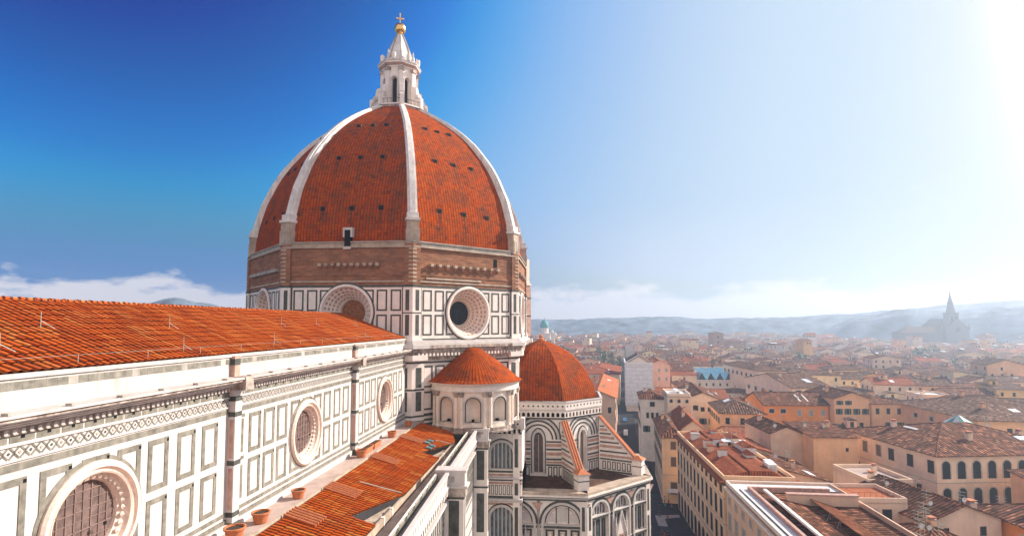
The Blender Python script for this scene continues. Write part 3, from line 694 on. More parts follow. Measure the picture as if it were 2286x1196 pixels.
for k in range(8):
    mb = face_mb(k, 0.0001); arc = 0
    for (z0, r0), (z1, r1) in zip(PS, PS[1:]):
        a0, a1 = (r0-.45)*cos(radians(22.5)), (r1-.45)*cos(radians(22.5)); d = sqrt((a1-a0)**2+(z1-z0)**2)
        h0, h1 = a0*T22, a1*T22
        mb.poly([(-h0, a0, z0), (h0, a0, z0), (h1, a1, z1), (-h1, a1, z1)], 'dome_tiles', [(-h0, arc), (h0, arc), (h1, arc+d), (-h1, arc+d)])
        arc += d
    wb = mb.build('tile_web', dome)
    if k in (3, 4, 5, 6):
        for z, ts in ((65.2, (-4.75, 0, 4.75)), (74.3, (-3.7, 0, 3.7)), (81.6, (-2.5, 0, 2.5))):
            for t in ts:
                ap = web_r(z)*cos(radians(22.5)); mb = face_mb(k, 0.0001)
                mb.box(t-.42, t+.42, ap-.9, ap+.10, z-.42, z+.42, 'dark_roof'); mb.box(t-.30, t+.30, ap-.5, ap+.13, z-.30, z+.30, 'dark_void')
                mb.build('dome_window', wb)
                if k in (4, 5) and (t == 0 or rnd.random() < .5):
                    L_s = rnd.uniform(2.5, 7 if t == 0 else 3.5); zz = z-.5; mb = face_mb(k, 0.0001)
                    while zz > z-L_s:
                        w_s = .13*(1-(z-zz)/L_s*.6); a0_, a1_ = web_r(zz)*cos(radians(22.5))+.02, web_r(zz-.5)*cos(radians(22.5))+.02
                        mb.poly([(t-w_s, a1_, zz-.5), (t+w_s, a1_, zz-.5), (t+w_s, a0_, zz), (t-w_s, a0_, zz)], 'dome_stain'); zz -= .5
                    mb.build('rain_stain', wb)
for i in range(8):
    mb = vert_mb(i, 0.0001); PR = [(z, r) for z, r in PS if z > 63.2]
    n = len(PR)-1
    for j in range(n):
        (z0, r0), (z1, r1) = PR[j], PR[j+1]; f0, f1 = j/n, (j+1)/n
        for w0, w1, o, m in ((.76-.22*f0, .76-.22*f1, .08, 'rib_marble'), (.44-.13*f0, .44-.13*f1, .42, 'rib_marble')):
            A = [(-w0, r0-1., z0), (w0, r0-1., z0), (w0, r0+o-.05, z0), (-w0, r0+o-.05, z0)]
            B = [(-w1, r1-1., z1), (w1, r1-1., z1), (w1, r1+o-.05, z1), (-w1, r1+o-.05, z1)]
            mb.hull(A, B, m, cap=False)
    mb.build('rib', dome)
mb = face_mb(4); mb.box(-.75, .75, -1.2, .15, 60.4, 61.9, 'marble_clean'); mb.box(-.45, .45, -1, .22, 58.8, 61.5, 'dark_void'); mb.box(-.6, .6, -.3, .4, 58.5, 58.8, 'marble_clean'); mb.build('doorway', dome)
# white gallery left unfinished along the south-east side
mb = face_mb(7); mb.box(-HW-.2, HW, 0, 1.0, 55.6, 60.8, 'marble_warm'); mb.box(-HW-.45, HW, 0, 1.35, 55.2, 55.7, 'marble_warm'); mb.box(-HW-.3, HW, 0, 1.15, 54.4, 55.2, 'marble_pink')
mb.box(-HW-.4, -HW+1.2, 0, 1.2, 44.4, 54.6, 'marble_pink')
for z in (48.6, 52.4): mb.box(-HW-.45, -HW+1.25, 0, 1.25, z, z+.25, 'serpentine')
for q in range(10): mb.arch_wall(-HW+q*2, -HW+q*2+2, 56.2, 60.4, -HW+q*2+1, .6, 56.6, 58.6, 'marble', .5, 'dark_void', w=1.02)
mb.build('arcaded_gallery', cath)

# ---- lantern
lan = bpy.data.objects.new('lantern', None); COL.objects.link(lan); lan.parent = cath
def octo(r, c=DC, ph=22.5): return [(c.x+r*cos(radians(ph+45*i)), c.y+r*sin(radians(ph+45*i))) for i in range(8)]
mb = MB(); mb.prism(octo(5.6), 88.6, 89.5, 'marble_grimy'); mb.prism(octo(5.85), 89.5, 89.75, 'marble'); mb.build('platform', lan)
mb = MB(); o8 = octo(5.6)
for (a, b) in zip(o8, o8[1:]+o8[:1]):
    mb.tube((*a, 90.75), (*b, 90.75), .05, .05, 'iron', 5)
    for t in range(6):
        p = Vector((*a, 0)).lerp(Vector((*b, 0)), t/6); mb.tube(p+Vector((0, 0, 89.7)), p+Vector((0, 0, 90.75)), .035, .035, 'iron', 4)
mb.build('railing', lan)
for k in range(8):
    a = radians(45*k); n_ = Vector((cos(a), sin(a), 0)); r = 3.45; hw = r*sin(radians(22.5))
    mb = wmb(DC+n_*r*cos(radians(22.5)), n_)
    mb.arch_wall(-hw, hw, 89.7, 98.1, 0, .52, 90.2, 95.4, 'marble', .8, 'dark_void', 10)
    mb.archband(0, .55, 90.2, 95.4, .24, 'marble_clean', 0, .12); mb.build('arched_window', lan)
for i in range(8):
    a = radians(22.5+45*i); n_ = Vector((cos(a), sin(a), 0)); mb = wmb(DC+n_*3.0, n_)
    mb.box(-.42, .42, 0, .75, 89.7, 97.2, 'marble'); mb.box(-.55, .55, 0, .95, 97.2, 97.9, 'marble_grimy')
    pts = [(0, 94.4), (.8, 94.0), (1.0, 93.0), (1.15, 92.2), (1.6, 91.9), (2.1, 91.6), (2.1, 89.6), (0, 89.6)]
    mb.hull([(-.36, .7+w, z) for w, z in pts], [(.36, .7+w, z) for w, z in pts], 'marble')
    mb.box(-.5, .5, 1.35, 2.15, 91.6, 92.4, 'marble_clean'); mb.build('volute_buttress', lan)
mb = MB()
for r, z0, z1, m in ((3.6, 97.9, 98.3, 'marble'), (3.9, 98.3, 98.6, 'marble_pink'), (4.25, 98.6, 98.95, 'marble'), (4.4, 98.95, 99.2, 'marble_clean'), (3.4, 99.2, 99.9, 'marble')): mb.prism(octo(r), z0, z1, m)
mb.build('entablature', lan)
mb = MB()
for i in range(16):
    a = radians(22.5*i); c = DC+Vector((cos(a), sin(a), 0))*(3.45 if i % 2 else 3.8)
    if i % 2: mb.lathe(c, [(.30, 99.2), (.34, 99.9), (.30, 100.4), (.12, 100.7), (.22, 100.95), (0, 101.7)], 'marble_clean', 8)
    else: mb.lathe(c, [(.42, 99.2), (.48, 100.1), (.42, 100.5), (.1, 100.6), (0, 100.8)], 'marble', 8)
mb.build('pinnacles', lan)['kind'] = 'stuff'
mb = MB(); prof = [(3.0, 99.8), (2.6, 101.0), (2.1, 102.6), (1.5, 104.1), (.95, 105.4), (.6, 106.1)]
for (r0, z0), (r1, z1) in zip(prof, prof[1:]):
    A, B = octo(r0), octo(r1)
    for i in range(8): mb.poly([(*A[i], z0), (*A[(i+1) % 8], z0), (*B[(i+1) % 8], z1), (*B[i], z1)], 'rib_marble')
for i in range(8):
    A = [octo(r+.05)[i] for r, z in prof]
    for (a, (r0, z0)), (b, (r1, z1)) in zip(zip(A, prof), zip(A[1:], prof[1:])): mb.tube((*a, z0), (*b, z1), .11, .09, 'stone_grey', 5)
mb.build('cone', lan)
mb = MB(); mb.lathe(DC, [(.62, 106.0), (.7, 106.15), (.42, 106.3), (.42, 106.4)] + [(1.16*sin(t), 107.4-1.16*cos(t)) for t in [pi*(.12+.88*i/12) for i in range(13)]], 'gold', 24); mb.build('golden_ball', lan, True)
mb = wmb(DC, (-1, -.35, 0)); mb.box(-.1, .1, -.1, .1, 108.5, 110.5, 'gold'); mb.box(-.62, .62, -.1, .1, 109.45, 109.68, 'gold')
for u, z in ((-.66, 109.56), (.66, 109.56), (0, 110.55)): mb.box(u-.15, u+.15, -.13, .13, z-.15, z+.15, 'gold')
mb.build('cross', lan)

# ---- exedra: half-round pavilion with niches under a tiled half cone
ex = bpy.data.objects.new('exedra', None); COL.objects.link(ex); ex.parent = cath
a5 = radians(225); n5 = Vector((cos(a5), sin(a5), 0)); E0 = DC+n5*(AP+1.6)
def cyl(r):
    m = MB(); m.map = lambda u, w, z: E0+Vector((cos(a5+u/r), sin(a5+u/r), 0))*(r+w)+Vector((0, 0, z)); m.flip = True; return m
RE = 6.85
mb = MB(); mb.lathe(E0, [(RE-1.8, 31), (RE-1.8, 37.9)], 'marble', 32, a5-pi*.58, a5+pi*.58); mb.build('core_wall', ex)
for j in range(-2, 3):
    c = j*RE*radians(36); w = RE*radians(18); mb = cyl(RE)
    # niche: curved panel cut into strips round a half-round recess
    hw, zs, zp = 1.2, 32.5, 35.0; n = 14
    for q in range(10):
        for s0, s1 in ((-w, -hw), (hw, w)):
            a, b = s0+(s1-s0)*q/10, s0+(s1-s0)*(q+1)/10; mb.poly([(c+a, 0, 31.3), (c+b, 0, 31.3), (c+b, 0, 37.2), (c+a, 0, 37.2)], 'marble_warm')
    for q in range(n):
        a, b = -hw+2*hw*q/n, -hw+2*hw*(q+1)/n; za, zb = zp+sqrt(max(0, hw*hw-a*a)), zp+sqrt(max(0, hw*hw-b*b))
        mb.poly([(c+a, 0, za), (c+b, 0, zb), (c+b, 0, 37.2), (c+a, 0, 37.2)], 'marble_warm'); mb.poly([(c+a, 0, 31.3), (c+b, 0, 31.3), (c+b, 0, zs), (c+a, 0, zs)], 'marble_warm')
        da, db = -.95*sqrt(max(0, hw*hw-a*a)), -.95*sqrt(max(0, hw*hw-b*b))
        mb.poly([(c+a, da, zs), (c+b, db, zs), (c+b, db, zp), (c+a, da, zp)], 'marble_warm'); mb.poly([(c+a, da, zs), (c+b, db, zs), (c+b, 0, zs), (c+a, 0, zs)], 'stone_grey')
        for t in range(6):
            f0, f1 = cos(t*pi/12), cos((t+1)*pi/12); g0, g1 = sin(t*pi/12), sin((t+1)*pi/12)
            mb.poly([(c+a*1., da*f0, zp+(za-zp)*g0), (c+b, db*f0, zp+(zb-zp)*g0), (c+b, db*f1, zp+(zb-zp)*g1), (c+a, da*f1, zp+(za-zp)*g1)], 'marble_warm')
    mb.archband(c, hw+.02, zs, zp, .22, 'marble_clean', 0, .10); mb.archband(c, hw-.13, zs, zp, .15, 'serpentine', -.1, .03); mb.box(c-1.4, c+1.4, -.05, .14, zs-.18, zs, 'marble_clean')
    mb.box(c-.22, c+.22, -.9, -.5, zs, zs+.35, 'dark_void'); mb.build('niche', ex)
for j in range(-3, 3):
    for s in (-.42, .42):
        c = (j+.5)*RE*radians(36)+s; mb = cyl(RE)
        p = mb.map(c, .12, 0); mb2 = MB(); mb2.lathe(p, [(.36, 31.4), (.36, 31.9), (.28, 32.0), (.26, 36.2), (.26, 36.2)], 'marble_warm', 10); mb2.lathe(p, [(.30, 36.2), (.34, 36.4), (.46, 36.85), (.46, 37.0)], 'marble_grimy', 10); mb2.build('half_column', ex)
mb = MB(); sp = (32, a5-pi*.56, a5+pi*.56)
mb.lathe(E0, [(RE-.5, 31.0), (RE+.75, 31.0), (RE+.75, 31.25), (RE+.5, 31.3), (RE+.5, 31.75), (RE-.4, 31.75)], 'marble_grimy', *sp); mb.build('plinth', ex); mb = MB()
mb.lathe(E0, [(RE-.6, 37.0), (RE+.35, 37.0), (RE+.38, 37.35), (RE+.2, 37.4), (RE+.25, 37.75), (RE+.45, 37.8), (RE+.75, 38.1), (RE+.75, 38.25), (RE-1, 38.25)], 'marble', *sp); mb.build('entablature', ex)
mb = cyl(1.0); CR = [(RE+.9, 38.2), (RE+.1, 38.6), (6.3, 39.2), (5.0, 40.3), (3.6, 41.3), (2.3, 42.25), (1.35, 42.95), (.9, 43.15), (0, 43.2)]
for i in range(44):
    t0, t1 = -pi*.56+pi*1.12*i/44, -pi*.56+pi*1.12*(i+1)/44; arc = 0
    for (r0, z0), (r1, z1) in zip(CR, CR[1:]):
        d = sqrt((r1-r0)**2+(z1-z0)**2)
        mb.poly([(t0, r0-1, z0), (t1, r0-1, z0), (t1, r1-1, z1), (t0, r1-1, z1)], 'dome_tiles', [(t0*6.2, arc), (t1*6.2, arc), (t1*6.2, arc+d), (t0*6.2, arc+d)]); arc += d
mb.build('half_cone_roof', ex)

# ---- south tribune: domed apse, ring gallery, chapels and sloping buttresses
tr = bpy.data.objects.new('tribune', None); COL.objects.link(tr); tr.parent = cath
TC = Vector((106, 4.8, 0))
def tface(k, r): return face_mb(k, r, TC)
TP = [(33.7, 11.05), (34.6, 10.95), (36.2, 10.4), (38.0, 9.4), (39.6, 8.05), (41.2, 6.3), (42.3, 4.5), (43.2, 2.5), (43.9, .6)]
for k in (3, 4, 5, 6, 7, 8):
    mb = tface(k, .0001); arc = 0; Q = smooth(TP, 3)
    for (z0, r0), (z1, r1) in zip(Q, Q[1:]):
        a0, a1 = r0*cos(radians(22.5)), r1*cos(radians(22.5)); d = sqrt((a1-a0)**2+(z1-z0)**2)
        mb.poly([(-a0*T22, a0, z0), (a0*T22, a0, z0), (a1*T22, a1, z1), (-a1*T22, a1, z1)], 'dome_tiles', [(-a0*T22, arc), (a0*T22, arc), (a1*T22, arc+d), (-a1*T22, arc+d)]); arc += d
    mb.build('tile_web', tr)
mb = MB(); mb.lathe(TC, [(.75, 43.7), (.7, 44.1), (.35, 44.3), (.42, 44.7), (0, 45.1)], 'terracotta', 10); mb.build('finial', tr)
RW = 11.6; hwT = RW*sin(radians(22.5)); stripes = ((26.75, .26, 'serpentine'), (26.05, .5, 'marble_pink'), (25.45, .3, 'serpentine'), (24.6, .5, 'marble_pink'), (23.8, .3, 'serpentine'), (23.3, .28, 'marble_pink'), (22.85, .26, 'serpentine'), (20.6, .4, 'serpentine'))
for k in (3, 4, 5, 6, 7):
    mb = tface(k, RW)
    mb.arch_wall(-hwT, hwT, 20.0, 33.0, 0, .78, 21.6, 27.2, 'marble', .6, 'window_lead', 10, pointed=1.7)
    mb.archband(0, .8, 21.6, 27.2, .3, 'marble_clean', 0, .2, pointed=1.6); mb.archband(0, 1.14, 21.6, 27.2, .14, 'serpentine', 0, .08, pointed=1.6)
    mb.box(-.05, .05, -.55, -.35, 21.6, 28, 'marble_clean')
    for t0, r1, m in ((.34, 3.3, 'marble_clean'), (.30, 2.95, 'serpentine'), (.26, 2.3, 'serpentine'), (.3, 3.64, 'serpentine')):
        n = 16
        for q in range(n):
            a, b = pi*q/n, pi*(q+1)/n
            mb.poly([(r1*cos(a), .05+.1*t0, 27.3+r1*sin(a)), ((r1+t0)*cos(a), .05+.1*t0, 27.3+(r1+t0)*sin(a)), ((r1+t0)*cos(b), .05+.1*t0, 27.3+(r1+t0)*sin(b)), (r1*cos(b), .05+.1*t0, 27.3+r1*sin(b))], m)
    for z, h, m in stripes:
        if z > 27: continue
        for s in (-1, 1): mb.box(min(s*1.35, s*hwT), max(s*1.35, s*hwT), -.1, .06, z, z+h, m)
    for c in (-4.0, -3.1, -2.2, 1.65, 2.55, 3.45): mb.frame(c, c+.7, 21.1, 22.7, .17, 'serpentine')
    for s in (-1, 1): mb.frame(min(s*3.55, s*4.3), max(s*3.55, s*4.3), 27.8, 30.2, .13, 'serpentine')
    mb.build('window_bay', tr)
    mb = tface(k, RW); e = T22
    mb.box(-hwT, hwT, -1.5, .25, 30.7, 31.0, 'serpentine'); mb.box(-hwT-.2, hwT+.2, -1.5, .55, 32.2, 32.4, 'marble_clean'); mb.box(-hwT-.2, hwT+.2, .3, .52, 32.4, 33.5, 'marble'); mb.box(-hwT-.3, hwT+.3, .2, .62, 33.5, 33.72, 'marble_clean')
    mb.box(-hwT, hwT, -1.5, .05, 30.4, 32.2, 'marble')
    for q in range(11):
        c = -4.2+q*.84; mb.arch_wall(c-.42, c+.42, 31.0, 32.2, c, .26, 31.1, 31.6, 'marble', .25, 'dark_void', 6, w=.42); mb.disc(c, 32.95, .17, .526, 'serpentine', 10)
    mb.build('parapet_gallery', tr)
for i in (3, 4, 5):
    a = radians(22.5+45*i); n_ = Vector((cos(a), sin(a), 0)); b = bpy.data.objects.new('buttress', None); COL.objects.link(b); b.parent = tr
    mb = wmb(TC+n_*11.9, n_)
    pts = [(-.2, 30.2), (6.3, 23.4), (6.3, 20.2), (-.2, 20.2)]
    mb.hull([(-.55, w, z) for w, z in pts], [(.55, w, z) for w, z in pts], 'marble')
    for s in (-1, 1):
        u0, u1 = min(s*.5, s*.6), max(s*.5, s*.6)
        for z, h, m in ((28.6, .22, 'serpentine'), (27.9, .4, 'marble_pink'), (27.3, .26, 'serpentine'), (26.5, .45, 'marble_pink'), (25.8, .28, 'serpentine'), (25.0, .45, 'marble_pink'), (24.2, .28, 'serpentine'), (23.4, .4, 'marble_pink'), (22.85, .26, 'serpentine'), (20.75, .3, 'serpentine')):
            w1 = min(5.9, (30.0-z-h)/6.8*6.5-.25)
            if w1 > .2: mb.box(u0, u1, 0, w1, z, z+h, m)
        for q in range(6):
            w0 = .45+q*.9
            for c, d, e, f in ((w0, w0+.14, 21.2, 22.65), (w0+.5, w0+.64, 21.2, 22.65), (w0+.14, w0+.5, 22.5, 22.65), (w0+.14, w0+.5, 21.2, 21.35)): mb.box(u0, u1, c, d, e, f, 'serpentine')
    mb.build('sloping_wall', b)
    mb = wmb(TC+n_*11.9, n_)
    for u in (-.42, 0, .42): mb.tube(mb.map(0, 0, 0)*0+Vector(mb.map(u, -.2, 30.4)) if False else Vector((u, -.2, 30.4)), Vector((u, 6.5, 23.55)), .2, .2, 'terracotta', 7)
    mb.hull([(-.75, -.2, 30.15), (.75, -.2, 30.15), (.75, -.2, 30.3), (-.75, -.2, 30.3)], [(-.75, 6.4, 23.3), (.75, 6.4, 23.3), (.75, 6.4, 23.45), (-.75, 6.4, 23.45)], 'marble_clean')
    mb.build('tile_coping', b)
    mb = wmb(TC+n_*11.9, n_)
    mb.box(-.95, .95, 5.9, 7.6, 19.8, 23.3, 'marble'); mb.box(-1.15, 1.15, 5.7, 7.8, 23.3, 23.5, 'marble_clean')
    for z in (20.6, 22.3): mb.box(-.98, .98, 5.87, 7.63, z, z+.16, 'serpentine')
    A = [(-1.2, 5.65, 23.5), (1.2, 5.65, 23.5), (1.2, 7.85, 23.5), (-1.2, 7.85, 23.5)]; B = [(-.2, 6.6, 24.1), (.2, 6.6, 24.1), (.2, 6.9, 24.1), (-.2, 6.9, 24.1)]
    mb.hull(A, B, 'terracotta'); mb.build('end_pier', b)
R2 = 20.5; hw2 = R2*sin(radians(22.5))
mb = MB(); mb.prism(octo(R2-.9, TC), 0, 20.3, 'stone_grey'); mb.build('chapel_core', tr)
mb = MB(); oa, ob = octo(R2-1.7, TC), octo(RW-.2, TC)
for i in range(8): mb.poly([(*oa[i], 20.45), (*oa[(i+1) % 8], 20.45), (*ob[(i+1) % 8], 21.1), (*ob[i], 21.1)], 'dark_roof')
mb.build('chapel_roof', tr)
for k in (3, 4, 5, 6):
    mb = tface(k, R2); B = -hw2; nb = 2 if k == 4 else 3; sp_ = 2*hw2/nb
    if k == 4: sp_ = 7.4
    for q in range(nb):
        u0 = -hw2+q*sp_+ (1.1 if k == 4 else .6); u1 = u0+sp_-(.5 if k == 4 else .35); c = (u0+u1)/2; h = (u1-u0)/2-.55; zp = 19.6-h-.6
        mb.arch_wall(u0, u1, 4.0, 19.9, c, h, 4.2, zp, 'marble', .45, 'marble', 14)
        mb.archband(c, h+.02, 4.2, zp, .36, 'marble_clean', 0, .14, 16); mb.archband(c, h+.40, zp-.01, zp, .32, 'serpentine', 0, .08, 16)
        mb.archband(c, h-.30, zp-.01, zp, .14, 'serpentine', -.5, -.40, 16); mb.archband(c, h-.62, zp-.01, zp, .10, 'marble_pink', -.5, -.41, 16)
        for z in (zp-.5, zp-5.2, zp-9.8): mb.box(u0, u1, -.5, .12, z-.15, z+.25, 'serpentine'); mb.box(u0, u1, -.5, .18, z+.25, z+.4, 'marble_clean')
        m3 = 3
        for t in range(m3):
            w = 2*h/m3; cc = c-h+w*(t+.5)
            mb.frame(cc-w*.36, cc+w*.36, zp-4.6, zp-1.0, .3, 'serpentine', w0=-.5, w1=-.38); mb.frame(cc-w*.36, cc+w*.36, zp-9.2, zp-5.6, .3, 'serpentine', w0=-.5, w1=-.38); mb.frame(cc-w*.18, cc+w*.18, zp-4.1, zp-1.5, .1, 'marble_pink', w0=-.5, w1=-.42)
            if k != 4: mb.box(cc-w*.17, cc+w*.17, -.5, -.4, zp-9, zp+h*.55, 'pane_blue')
            mb.box(cc-w*.36, cc+w*.36, -.5, -.4, zp+.15, zp+.2+h*(.45 if t != 1 else .75), 'marble_clean'); 
        for t in (-.5, .5): mb.box(c+t*h*.66-.09, c+t*h*.66+.09, -.5, -.36, zp, zp+h*.86, 'serpentine')
        # inlaid triangle between arches
        mb.poly([(u1+.05-.9, .07, 19.3), (u1+.05, .07, 18.1), (u1+.05+.9, .07, 19.3)], 'marble_pink')
        mb.frame(u0-.02, u0+.3, zp-9, zp-1, .07, 'serpentine')
    mb.box(-hw2, hw2, -.6, .02, 0, 4.0, 'marble'); mb.box(-hw2, hw2, -.9, -.46, 4, 20, 'marble')
    for s in (-1, 1):
        mb.box(min(s*(hw2-1.0), s*(hw2+.1)), max(s*(hw2-1.0), s*(hw2+.1)), -.5, .2, 0, 20.0, 'marble')
        for z0, z1 in ((15.2, 18.8), (10.6, 14.4), (5.4, 9.6)): mb.box(min(s*(hw2-.75), s*(hw2-.3)), max(s*(hw2-.75), s*(hw2-.3)), .1, .23, z0, z1, 'serpentine')
    mb.box(-hw2, hw2, -.3, .25, 19.65, 19.9, 'serpentine')
    mb.build('chapel_wall', tr)
    mb = tface(k, R2)
    for z0, z1, w, m in ((19.9, 20.15, .3, 'marble_clean'), (20.15, 20.3, .45, 'serpentine'), (20.3, 20.55, .65, 'marble'), (20.55, 20.95, .4, 'stone_warm')): mb.box(-hw2-w*T22, hw2+w*T22, -1.7, w, z0, z1, m)
    mb.build('chapel_cornice', tr)
    for cu in ((-2.9,) if k == 4 else (0.0,)):
        w_ = bpy.data.objects.new('gabled_window', None); COL.objects.link(w_); w_.parent = tr
        mb = tface(k, R2); mb.arch_wall(cu-1.1, cu+1.1, 4.4, 13.2, cu, .8, 4.6, 11.6, 'marble_clean', .5, 'window_blue', 10, w=.32, pointed=1.5); mb.archband(cu, .82, 4.6, 11.6, .2, 'marble_pink', .3, .42, pointed=1.5)
        for p, q in (((cu-1.3, 13.0), (cu, 16.8)), ((cu+1.3, 13.0), (cu, 16.8))): mb.tube((p[0], .4, p[1]), (q[0], .4, q[1]), .16, .12, 'marble_clean', 5)
        mb.poly([(cu-1.2, .36, 13.1), (cu+1.2, .36, 13.1), (cu, .36, 16.5)], 'marble')
        for s in (-1, 1): mb.box(cu+s*1.3-.14, cu+s*1.3+.14, .05, .5, 4.4, 14.8, 'marble_clean'); mb.tube((cu+s*1.3, .3, 14.8), (cu+s*1.3, .3, 16.2), .16, .02, 'marble_clean', 5)
        mb.build('surround', w_)
        mb = tface(k, R2); mb.box(cu-.05, cu+.05, -.15, .0, 4.6, 12.6, 'marble_clean'); mb.build('mullion', w_)
# terrace pots
POTS = [('large empty terracotta pot at the front corner of the marble terrace', 36.0, .62), ('second terracotta pot along the wall, beside the striped pilaster base', 39.2, .58),
        ('terracotta pot standing below the middle round window', 44.9, .52), ('terracotta pot at the foot of the second pilaster', 59.2, .58),
        ('terracotta pot below the farthest round window', 69.8, .56), ('small reddish pot in shade where terrace meets the drum', 77.3, .5)]
for lb, x, s in POTS:
    p = thing('terracotta_pot', lb, 'pot', (x, 22.45, 32.42), 0, 'terracotta pots on the terrace')
    mb = LB(); mb.lathe((0, 0), [(0, 0), (s*.72, 0), (s*.78, s*.05), (s*1.02, s*1.15), (s*1.15, s*1.18), (s*1.17, s*1.38), (s*1.0, s*1.40), (s*.96, s*1.2)], 'terracotta', 24); mb.build('body', p, True)
    mb = LB(); mb.lathe((0, 0), [(0, s*1.2), (s*.97, s*1.2)], 'soil', 24); mb.build('soil', p)
for i, (x, lb) in enumerate(((61.3, 'long terracotta trough beside the second pilaster on the terrace'), (64.0, 'long terracotta trough between two pots below the far wall'))):
    p = thing('terracotta_trough', lb, 'planter', (x, 22.6, 32.42), 0, 'terracotta troughs on the terrace'); mb = LB()
    A = [(-1.0, -.28, 0), (1.0, -.28, 0), (1.0, .28, 0), (-1.0, .28, 0)]; B = [(-1.15, -.36, .6), (1.15, -.36, .6), (1.15, .36, .6), (-1.15, .36, .6)]
    mb.hull(A, B, 'terracotta'); mb.box(-1.2, 1.2, -.4, .4, .5, .62, 'terracotta'); mb.build('body', p); mb = LB(); mb.box(-1.08, 1.08, -.3, .3, .6, .64, 'soil'); mb.build('soil', p)

# ------------------------------------------------------------------ ground, street, hills
mb = MB(); mb.poly([(-140, -1890, 0), (1990, -1890, 0), (1990, 840, 0), (-140, 840, 0)], 'ground_far'); struct(mb.build('ground'))
mb = MB(); mb.prism([(-60, -29), (170, -29), (170, -16), (200, 75), (-60, 75)], .004, .03, 'paving', bottom=False); struct(mb.build('piazza_paving'))
ST = [(158, -20.5), (252, -27.2), (451, -47.5), (700, -76)]
def street_d(x, y):
    best = 1e9
    for (a, b), (c, d) in zip(ST, ST[1:]):
        t = max(0, min(1, ((x-a)*(c-a)+(y-b)*(d-b))/((c-a)**2+(d-b)**2))); best = min(best, math.hypot(x-a-t*(c-a), y-b-t*(d-b)))
    return best
def strip(pts, off0, off1, z, mat, name):
    mb = MB()
    for (a, b), (c, d) in zip(pts, pts[1:]):
        t = Vector((c-a, d-b, 0)).normalized(); n = Vector((-t.y, t.x, 0)); p, q = Vector((a, b, z)), Vector((c, d, z))
        mb.hull([p+n*off0, p+n*off1, p+n*off1-Vector((0, 0, .15)), p+n*off0-Vector((0, 0, .15))], [q+n*off0, q+n*off1, q+n*off1-Vector((0, 0, .15)), q+n*off0-Vector((0, 0, .15))], mat)
    return struct(mb.build(name))
strip(ST, -3.4, 3.4, .05, 'asphalt', 'street'); strip(ST, 3.4, 5.2, .16, 'paving', 'pavement'); strip(ST, -5.2, -3.4, .16, 'paving', 'pavement')
mb = MB(); mb.prism([(133.5, -21.3), (140.5, -21.6), (141.5, -27.5), (139.8, -27.5), (138.4, -23.6), (133.2, -23.4)], .034, .05, 'pale_paving', bottom=False); struct(mb.build('pale_path'))
def ridge(name, prof, R, depth, mat, amp, seed):
    """a hill range: crest heights by bearing, real depth behind"""
    mb = MB(); rows = []
    n = 90; a0, a1 = prof[0][0], prof[-1][0]
    for i in range(n+1):
        a = a0+(a1-a0)*i/n
        for (p, h), (q, g) in zip(prof, prof[1:]):
            if p <= a <= q: hh = h+(g-h)*(.5-.5*cos(pi*(a-p)/(q-p)))
        hh0 = hh; hh += amp*noise.fractal(Vector((a*1.1, seed, 0)), .8, 2.1, 4)
        r = radians(-a); row = []
        for d, f in ((-.5, .0), (-.30, .45), (-.12, .85), (0, 1.), (.2, .8), (.6, 0)):
            rr = R+depth*d+10*noise.noise(Vector((a*.25, d*3, seed))); row.append((rr*cos(r), rr*sin(r), max(-.4, (hh if f > .9 else hh0)*f+(1.5*noise.noise(Vector((a*.4, d*4, seed+3))) if f else 0))-.3))
        rows.append(row)
    for A, B in zip(rows, rows[1:]):
        for j in range(5): mb.poly([A[j], B[j], B[j+1], A[j+1]], mat)
    return struct(mb.build(name, smooth=True))
# bearings in degrees right of the nave axis, crest heights in metres
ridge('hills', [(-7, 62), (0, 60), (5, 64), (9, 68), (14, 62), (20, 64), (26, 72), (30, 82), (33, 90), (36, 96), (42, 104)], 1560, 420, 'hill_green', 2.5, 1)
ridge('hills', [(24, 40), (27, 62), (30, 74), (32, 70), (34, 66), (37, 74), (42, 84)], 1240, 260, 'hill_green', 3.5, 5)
ridge('hills', [(-50, 58), (-43, 64), (-39.5, 76), (-37.5, 85), (-35, 78), (-32, 66), (-28, 60), (-20, 45)], 920, 200, 'hill_green', .8, 9)

